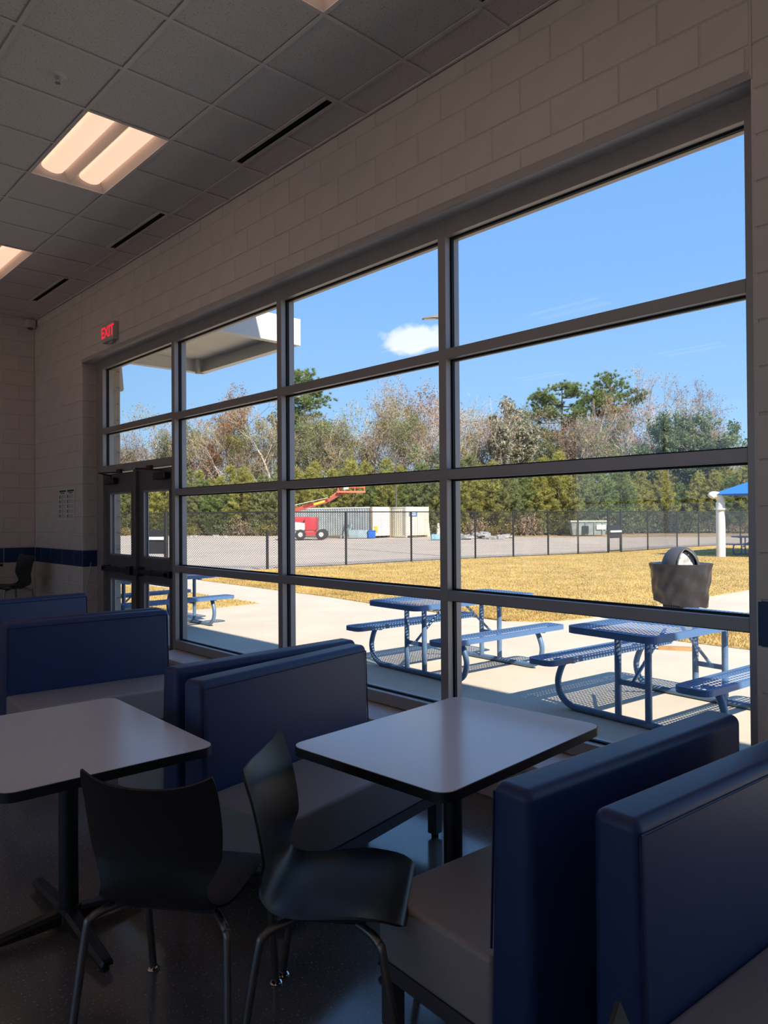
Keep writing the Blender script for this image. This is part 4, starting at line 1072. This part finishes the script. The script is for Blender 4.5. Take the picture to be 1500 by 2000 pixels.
for z in (4.0, 4.38, 4.75):
    for yy in (-.38, .38): q.tube([(2.8, yy, z), (4.85, yy, z)], .022, 6)
    for xx in (2.8, 4.85): q.tube([(xx, -.38, z), (xx, .38, z)], .022, 6)
for xx in (2.8, 3.3, 4.1, 4.85):
    for yy in (-.38, .38): q.tube([(xx, yy, 3.66), (xx, yy, 4.75)], .022, 6)
q.build('basket_rails', 'lift_orange', t)
MB().box(3.25, 3.62, -.43, -.38, 3.85, 4.35).build('control_box', 'white', t)

# clutter by the containers
x, y = ray_xy(700, 60.5); tag(MB().rbox(-.78, .78, -.6, .6, 0, .66, .03, 2).build('pallet_crate', 'crate', None, smooth=40), 'pale grey-blue crate beside the bright blue bin in front of the container', 'crate'); o = bpy.data.objects['pallet_crate']; o.location = (x, y, G); o.rotation_euler = (0, 0, -YAW)
x, y = ray_xy(726, 60); t = thing('storage_bin', 'bright blue plastic bin in front of the container doors', 'bin', (x, y, G), -YAW)
MB().rbox(-.3, .3, -.3, .3, 0, .56, .04, 2).build('body', 'bin_blue', t, smooth=40); MB().rbox(-.33, .33, -.33, .33, .56, .64, .02, 2).build('lid', 'bin_blue', t, smooth=40)
for k, px in enumerate((666, 673, 680)):
    x, y = ray_xy(px, 60.5); o = MB().box(-.05, .05, -.5, .5, 0, 1.15).build('metal_sheet', 'crate'); o.location = (x, y, G); o.rotation_euler = (0.0, .28, -YAW)
    tag(o, ['leftmost metal sheet leaning against the grey container', 'middle metal sheet leaning against the grey container', 'rightmost metal sheet leaning against the grey container'][k], 'metal sheet', 'sheets leaning on the container')
x, y = ray_xy(850, 54); tag(MB().rbox(-.32, .42, -.3, .3, 0, .42, .08, 2).build('wrapped_bale', 'light_blue', None, smooth=60), 'pale blue wrapped bale on the asphalt left of the wide mullion', 'bale'); o = bpy.data.objects['wrapped_bale']; o.location = (x, y, G); o.rotation_euler = (0, 0, -YAW)
for k, px in enumerate((836, 856)):
    x, y = ray_xy(px, 64); t = thing('cone_post', ['pale bollard left of the pale blue bale, among the weeds', 'pale bollard right above the pale blue bale, by the mullion'][k], 'bollard', (x, y, G))
    MB().tube([(0, 0, 0), (0, 0, .75)], [.2, .14], 10).build('body', 'cont_cream', t, smooth=50); MB().tube([(0, 0, .78), (0, 0, 1.15)], [.12, .09], 10).build('cap', 'cont_cream', t, smooth=50)
# rubble heap: individual slabs
names = 0
for k in range(34):
    px = 893+rnd.random()*108; x, y = ray_xy(px, 55+rnd.random()*5)
    s_ = .15+rnd.random()*.45; mb = MB(); n = rnd.choice((5, 6, 7)); pl = [(s_*(.7+.5*rnd.random())*math.cos(2*PI*i/n), s_*.7*(.7+.5*rnd.random())*math.sin(2*PI*i/n)) for i in range(n)]
    o = mb.prism(pl, 0, .10+rnd.random()*.14).build('concrete_slab', 'rubble'); hz = .35*max(0, 1-abs(px-940)/60)*rnd.random()
    o.location = (x, y, G+hz); o.rotation_euler = (rnd.uniform(-.2, .2), rnd.uniform(-.2, .2), rnd.random()*6)
    tag(o, 'broken grey slab piece in the rubble heap behind the fence', 'slab', 'rubble heap slabs')
for k in range(5):
    px = (418, 424, 440, 372, 380)[k]; x, y = ray_xy(px, (64, 65, 63, 66, 66)[k]); s_ = .12+.035*k
    n = 6; pl = [(s_*(.7+.5*rnd.random())*math.cos(2*PI*i/n), s_*(.7+.5*rnd.random())*math.sin(2*PI*i/n)) for i in range(n)]
    o = MB().prism(pl, 0, .15+.2*rnd.random()).build('broken_stone', 'rubble'); o.location = (x, y, G+.01)
    tag(o, 'pale broken stone at the yard edge behind the left bay', 'stone', 'pale stones at the yard edge')
# dumpster
x, y = ray_xy(1148, 62); t = thing('dumpster', 'open grey-green roll-off dumpster behind the fence left of the gate', 'dumpster', (x, y, G), -YAW-.12)
q = MB().add([(-1.35,-.9,.1),(1.25,-.9,.1),(1.45,-.95,1.25),(-1.5,-.95,1.25),(-1.35,.9,.1),(1.25,.9,.1),(1.45,.95,1.25),(-1.5,.95,1.25)], [(0,1,2,3),(7,6,5,4),(1,5,6,2),(4,0,3,7),(0,4,5,1)])
q.build('body', 'dumpster', t)
q = MB().box(-1.55, 1.5, -1.02, -.92, 1.18, 1.30).box(-1.55, 1.5, .92, 1.02, 1.18, 1.30).box(-1.55, -1.45, -1, 1, 1.18, 1.30).box(1.4, 1.5, -1, 1, 1.18, 1.30); q.build('rim', 'dump_rim', t)
for xx in (-1.0, -.3, .4, 1.05): MB().box(xx-.05, xx+.05, -1.0, -.88, .1, 1.2).build('rib', 'dumpster', t)
MB().box(-.6, -.1, -1.02, -.9, .2, .85).build('dark_pocket', 'gate_panel', t)
MB().box(.55, 1.3, -1.01, -.95, .55, .95).build('graffiti_patch', 'white', t)
x, y = ray_xy(342, 66); t = thing('steel_drum', 'small red drum at the yard edge behind the mullion beside the doors', 'drum', (x, y, G))
MB().lathe([(0, 0), (.29, 0), (.29, .28), (.305, .29), (.29, .30), (.29, .56), (.305, .57), (.29, .58), (.29, .86), (.27, .86), (.27, .84), (0, .84)], 20).build('body', 'lift_red', t, smooth=40)

# ---------------------------------------------------------------- trees
def rand_dirs(n):
    v = nrs.normal(size=(n, 3)); return v/np.linalg.norm(v, axis=1)[:, None]
def leaf_tris(P, size, flat=0.0, elong=1.0):
    n = len(P); a = rand_dirs(n); b = rand_dirs(n); b -= a*(a*b).sum(1)[:, None]; b /= np.linalg.norm(b, axis=1)[:, None]
    if flat: a[:, 2] *= flat; b[:, 2] *= flat
    s = size*(.6+.8*nrs.rand(n))[:, None]
    V = np.stack([P-a*s*elong*.5-b*s*.3, P-a*s*elong*.5+b*s*.3, P+a*s*elong*.6], 1); return V.reshape(-1, 3)
def needle_tufts(Cn, n_each, R, w, up=.35):
    """star-like sprays of long thin needles round the points Cn"""
    n = len(Cn)*n_each; P = np.repeat(Cn, n_each, 0); d = rand_dirs(n); d[:, 2] += up; d /= np.linalg.norm(d, axis=1)[:, None]
    b = np.cross(d, rand_dirs(n)); b /= np.linalg.norm(b, axis=1)[:, None]
    l = (R*(.6+.5*nrs.rand(n)))[:, None]
    return np.stack([P-b*w, P+b*w, P+d*l], 1).reshape(-1, 3)
def seg_tubes(segs, n=3):
    """segs: list of (p0, p1, r0, r1) -> MB"""
    S = np.array([(*a, *b, r, s_) for a, b, r, s_ in segs]); A, B = S[:, :3], S[:, 3:6]; d = B-A; d /= np.linalg.norm(d, axis=1)[:, None]+1e-9
    ref = np.where(np.abs(d[:, 2:3]) < .9, np.array([[0, 0, 1.]]), np.array([[1., 0, 0]])); u = np.cross(d, ref); u /= np.linalg.norm(u, axis=1)[:, None]; w = np.cross(d, u)
    V = []; ring = []
    for P, r in ((A, S[:, 6]), (B, S[:, 7])):
        for i in range(n):
            a = 2*PI*i/n; ring.append(P+(u*math.cos(a)+w*math.sin(a))*r[:, None])
    T_ = []
    for i in range(n):
        j = (i+1) % n
        T_.append(np.stack([ring[i], ring[j], ring[n+j]], 1)); T_.append(np.stack([ring[i], ring[n+j], ring[n+i]], 1))
    return np.concatenate(T_, 0).reshape(-1, 3)
def young_pine(h, rmax, seed):
    r_ = np.random.RandomState(seed); segs = [((0, 0, 0), (.05, .03, h*.55), .07, .05), ((.05, .03, h*.55), (0, 0, h), .05, .015)]
    cen = []
    z = .25
    while z < h-.15:
        u = z/h; R = rmax*(.35+.65*min(1, u/.22))*(1-u**1.5)**.9+.12; k = 6 if u < .7 else 5; a0 = r_.rand()*6.3
        for i in range(k):
            a = a0+2*PI*i/k+r_.uniform(-.3, .3); rr = R*r_.uniform(.75, 1.15); tip = np.array([rr*math.cos(a), rr*math.sin(a), z+rr*.42])
            segs.append(((0, 0, z), tuple(tip), .025, .008))
            for f in np.linspace(.30, 1.0, max(3, int(rr/.21))):
                p = np.array([0, 0, z])*(1-f)+tip*f; cen.append(p+r_.normal(size=3)*.06)
                if f > .5: cen.append(p+np.array([-math.sin(a), math.cos(a), .2])*r_.uniform(-.32, .32))
        z += .30+.12*r_.rand()
    cen.append(np.array([0, 0, h])); cen = np.array(cen)
    return seg_tubes(segs, 4), needle_tufts(cen, 18, .30, .020, .55)
def tall_pine(h, seed, crown0=.55, rmax=2.6):
    r_ = np.random.RandomState(seed); lean = r_.uniform(-.5, .5, 2); seg = []; cen = []
    pt_ = lambda u: np.array([lean[0]*u*u, lean[1]*u*u, h*u])
    for k in range(10): seg.append((tuple(pt_(k/10)), tuple(pt_((k+1)/10)), .30*(1-k/10*.85), .30*(1-(k+1)/10*.85)))
    u = crown0-.12
    while u < 1.0:
        f = (u-crown0)/(1-crown0); R = rmax*(math.sin(PI*min(1, max(.08, f*.75+.25)))**.6 if f > 0 else .55)
        for i in range(3 if f > 0 else 1):
            a = r_.rand()*6.3; rr = R*r_.uniform(.55, 1.1); b = pt_(min(u, .985)); tip = b+np.array([rr*math.cos(a), rr*math.sin(a), rr*r_.uniform(.05, .5)])
            mid = b*.5+tip*.5+np.array([0, 0, -.12*rr]); seg.append((tuple(b), tuple(mid), .07, .05)); seg.append((tuple(mid), tuple(tip), .05, .02))
            nb = max(4, int(rr*5))
            for j in range(nb):
                q0 = mid*(1-j/nb)+tip*(j/nb); off = r_.normal(size=3)*np.array([.34, .34, .20]); cen.append(q0+off+np.array([0, 0, .12])); cen.append(q0+r_.normal(size=3)*np.array([.42, .42, .18])+np.array([0, 0, .1]))
        u += .028
    return seg_tubes(seg, 5), needle_tufts(np.array(cen), 34, .40, .028, .7)
def bare_tree(h, seed, spread=.55, levels=6, r0=.19, leaf=0.0, lsize=.12, fork=.28, narrow=.60):
    r_ = np.random.RandomState(seed); seg = []; tips = []
    def grow(p, d, l, r, lev):
        n = 3 if lev < 3 else 2; q_ = p
        for k in range(n):
            d = d+r_.normal(size=3)*.13+np.array([0, 0, .035]); d /= np.linalg.norm(d); nx_ = q_+d*l/n
            seg.append((tuple(q_), tuple(nx_), r*(1-.25*k/n), r*(1-.25*(k+1)/n))); q_ = nx_
            if lev >= levels-2: tips.append(q_)
            if lev >= 2 and lev < levels and r_.rand() < .55:
                s_ = d+r_.normal(size=3)*spread*1.2; s_ /= np.linalg.norm(s_); grow(q_, s_, l*.55, max(.006, r*.45), max(lev+2, levels-1))
        if lev >= levels: return
        for k in range(2 if r_.rand() < .6 else 3):
            s_ = d+r_.normal(size=3)*spread; s_[2] = s_[2]*.75+.22; s_ /= np.linalg.norm(s_); grow(q_, s_, l*r_.uniform(.62, .86), max(.0085, r*.60), lev+1)
    grow(np.zeros(3), np.array([0, 0, 1.]), h*fork, r0, 0)
    zmax = max(s_[1][2] for s_ in seg); k = h/zmax
    seg = [(tuple(np.array(a)*k), tuple(np.array(b)*k), r, s_) for a, b, r, s_ in seg]; tips = np.array(tips)*k
    cen = tips.mean(0)
    def straighten(P): P = np.array(P); return P-np.outer(np.clip(P[:, 2]/cen[2], 0, 1.3) if P.ndim > 1 else 0, np.array([cen[0], cen[1], 0]))
    A = straighten([s_[0] for s_ in seg]); B = straighten([s_[1] for s_ in seg]); tips = straighten(tips)
    A[:, :2] *= narrow; B[:, :2] *= narrow; tips[:, :2] *= narrow
    seg = [(tuple(A[i]), tuple(B[i]), seg[i][2], seg[i][3]) for i in range(len(seg))]
    lv = None
    if leaf > 0:
        reps = int(math.ceil(leaf)); P = np.repeat(tips, reps, 0)+r_.normal(size=(len(tips)*reps, 3))*.22
        P = P[r_.rand(len(P)) < leaf/reps]; lv = leaf_tris(P, lsize)
    return seg_tubes(seg, 3), lv
def place_tree(name, label, meshes, px, depth, sc_=1.0, rz=0.0, group=None, sz=None):
    x, y = ray_xy(px, depth); t = thing(name, label, 'tree', (x, y, G), rz, group); t.scale = (sc_, sc_, sc_ if sz is None else sz)
    link('trunk', meshes[0], t)
    if meshes[1]: link('crown', meshes[1], t)
    return t
def mk(name, tv, bark, leafmat): return (tri_mesh(name+'_trunk', tv[0], bark), tri_mesh(name+'_crown', tv[1], leafmat) if tv[1] is not None else None)

YP = [mk('young_pine', young_pine(h, r, sd), 'bark', mt) for h, r, sd, mt in ((6.4, 2.0, 1, 'pine_a'), (5.8, 2.1, 2, 'pine_b'), (7.0, 2.0, 3, 'pine_a'), (6.2, 1.8, 4, 'pine_c'), (5.4, 2.2, 5, 'pine_a'), (6.8, 2.1, 6, 'pine_c'))]
def front_depth(px):
    """where the pine belt begins, by bearing"""
    xs = [150, 345, 560, 800, 900, 1100, 1300, 1500]; ds = [80, 76, 72, 68, 66, 65, 70, 66]
    return float(np.interp(px, xs, ds))
k = 0
for row in range(3):
    px = 175+row*17
    while px < 1560:
        d = front_depth(px)+.6+row*2.1+rnd.uniform(-.5, .5); s_ = rnd.uniform(.82, 1.08)*(1.0+.06*row)
        v = YP[rnd.choice((0, 2, 3, 0, 1, 4, 5))]
        place_tree('young_pine', 'young green pine in the dense pine belt beyond the yard', v, px, d, s_, rnd.random()*6.3, 'young pines of the dense belt')
        px += rnd.uniform(27, 40)*70/d*(1.0 if row == 0 else 1.1); k += 1
# undergrowth at the foot of the belt
def bush(seed, R, n=520, s_=.17):
    r_ = np.random.RandomState(seed); P = r_.normal(size=(n, 3))*np.array([R*.5, R*.5, R*.42])+np.array([0, 0, R*.62]); P = P[P[:, 2] > .03]
    st = [((r_.uniform(-.1, .1), r_.uniform(-.1, .1), 0), tuple(P[i]*np.array([.7, .7, .8])), .02, .008) for i in range(24)]
    return seg_tubes(st, 3), leaf_tris(P, s_)
BU = [mk('undergrowth_bush', bush(1, 1.3), 'bark', 'shrub'), mk('undergrowth_bush', bush(2, 1.1), 'bark', 'olive_leaf'), mk('undergrowth_bush', bush(3, 1.0), 'bark', 'tan_leaf'), mk('undergrowth_bush', bush(4, 1.4), 'bark', 'pine_c')]
px = 180
while px < 1500:
    d = front_depth(px)-rnd.uniform(.5, 1.6); x, y = ray_xy(px, d); v = BU[rnd.choice((0, 1, 2, 3, 0, 3))]
    t = thing('bush', 'low scrubby bush at the foot of the pine belt', 'bush', (x, y, G), rnd.random()*6, 'low bushes along the pine belt'); s_ = rnd.uniform(.6, 1.25); t.scale = (s_, s_, s_*rnd.uniform(.8, 1.2))
    link('stems', v[0], t); link('foliage', v[1], t); px += rnd.uniform(22, 40)
# bare background trees
BT = [mk('bare_tree', bare_tree(h, sd, sp, 7, .17, lf, .17), bk_, lm) for h, sd, sp, bk_, lf, lm in
      ((14.5, 21, .55, 'bark_pale', .6, 'olive_leaf'), (13.0, 22, .60, 'bark', .5, 'tan_leaf'), (15.0, 23, .50, 'bark_pale', .3, 'rust_leaf'), (12.5, 24, .62, 'bark', 1.6, 'pine_c'), (14, 25, .5, 'bark_pale', .9, 'olive_leaf'))]
px = 165
while px < 1440:
    d = front_depth(px)+9+rnd.uniform(-1.5, 5); s_ = rnd.uniform(.80, 1.08)
    if px > 1395: s_ *= .7
    place_tree('bare_tree', 'thin leafless woodland tree rising behind the pine belt', BT[rnd.randrange(5)], px, d, s_, rnd.random()*6.3, 'leafless woodland trees behind the pines'); px += rnd.uniform(12, 20)
# the trees one can tell apart: photo column, height of the top, kind
def hgt(ytop, d): return (1012-ytop)/1440*d+EYE-G
def special(name, label, px, ytop, d, tv, bark, lm): return place_tree(name, label, mk(name, tv, bark, lm), px, d)
d = 86
special('oak_tree', 'round-topped tree with rust-brown leaves below the door canopy', 437, 738, d, bare_tree(hgt(738, d), 41, .62, 7, .24, 2.6, .20, .28, .70), 'bark', 'rust_leaf')
special('deciduous_tree', 'olive-yellow leafed tree beside the second window mullion', 512, 776, d, bare_tree(hgt(776, d), 42, .55, 6, .2, 6.0, .22), 'bark', 'olive_leaf')
special('tall_pine', 'tall pine with bare dark trunk just right of the second mullion', 600, 726, d-2, tall_pine(hgt(726, d-2), 43, .60, 3.4), 'bark', 'pine_tall')
special('bare_tree', 'pale leaning leafless tree right of the tall dark-trunked pine', 690, 752, d-1, bare_tree(hgt(752, d-1), 44, .6, 7, .2, .15, .14), 'bark_pale', 'tan_leaf')
special('bare_tree', 'tall sparse tree with tan leaf tufts at its tip in the middle bay', 772, 728, d, bare_tree(hgt(728, d), 45, .48, 7, .2, .8, .16), 'bark_pale', 'tan_leaf')
special('beech_tree', 'wide brown-leafed tree left of the widest mullion', 838, 752, d, bare_tree(hgt(752, d), 46, .62, 7, .22, 1.6, .19), 'bark_pale', 'rust_leaf')
special('bare_tree', 'fan-shaped grey leafless tree right of the widest mullion', 905, 766, d-3, bare_tree(hgt(766, d-3), 47, .6, 7, .18, .12, .14), 'bark_pale', 'rust_leaf')
special('magnolia_tree', 'dense tree speckled with pale and dark leaves, left part of the right bay', 990, 781, d-13, bare_tree(hgt(781, d-13), 48, .46, 6, .2, 12.0, .30), 'bark', 'pale_leaf')
special('tall_pine', 'broad green pine crown in the middle of the right bay', 1098, 756, d-4, tall_pine(hgt(756, d-4), 49, .50, 4.2), 'bark', 'pine_tall')
special('tall_pine', 'flat-topped green pine beside the broad one, right bay', 1192, 740, d-4, tall_pine(hgt(740, d-4), 50, .66, 3.6), 'bark', 'pine_tall')
special('oak_tree', 'pinkish-brown twiggy tree in front of the flat-topped pine', 1226, 766, d-7, bare_tree(hgt(766, d-7), 51, .52, 7, .19, 1.0, .16), 'bark_pale', 'rust_leaf')
special('bare_tree', 'narrow feathery leafless tree between pine and round bare tree', 1268, 728, d-2, bare_tree(hgt(728, d-2), 52, .36, 7, .16, .5, .14), 'bark_pale', 'tan_leaf')
special('bare_tree', 'round-topped leafless tree with reddish twig tips near the right jamb', 1345, 734, d-3, bare_tree(hgt(734, d-3), 53, .58, 7, .19, .7, .14), 'bark', 'rust_leaf')
special('cedar_tree', 'dark spreading evergreen below the reddish bare tree at right', 1340, 803, d-13, bare_tree(hgt(803, d-13), 54, .72, 6, .22, 13.0, .26, .24, .85), 'bark', 'cedar')
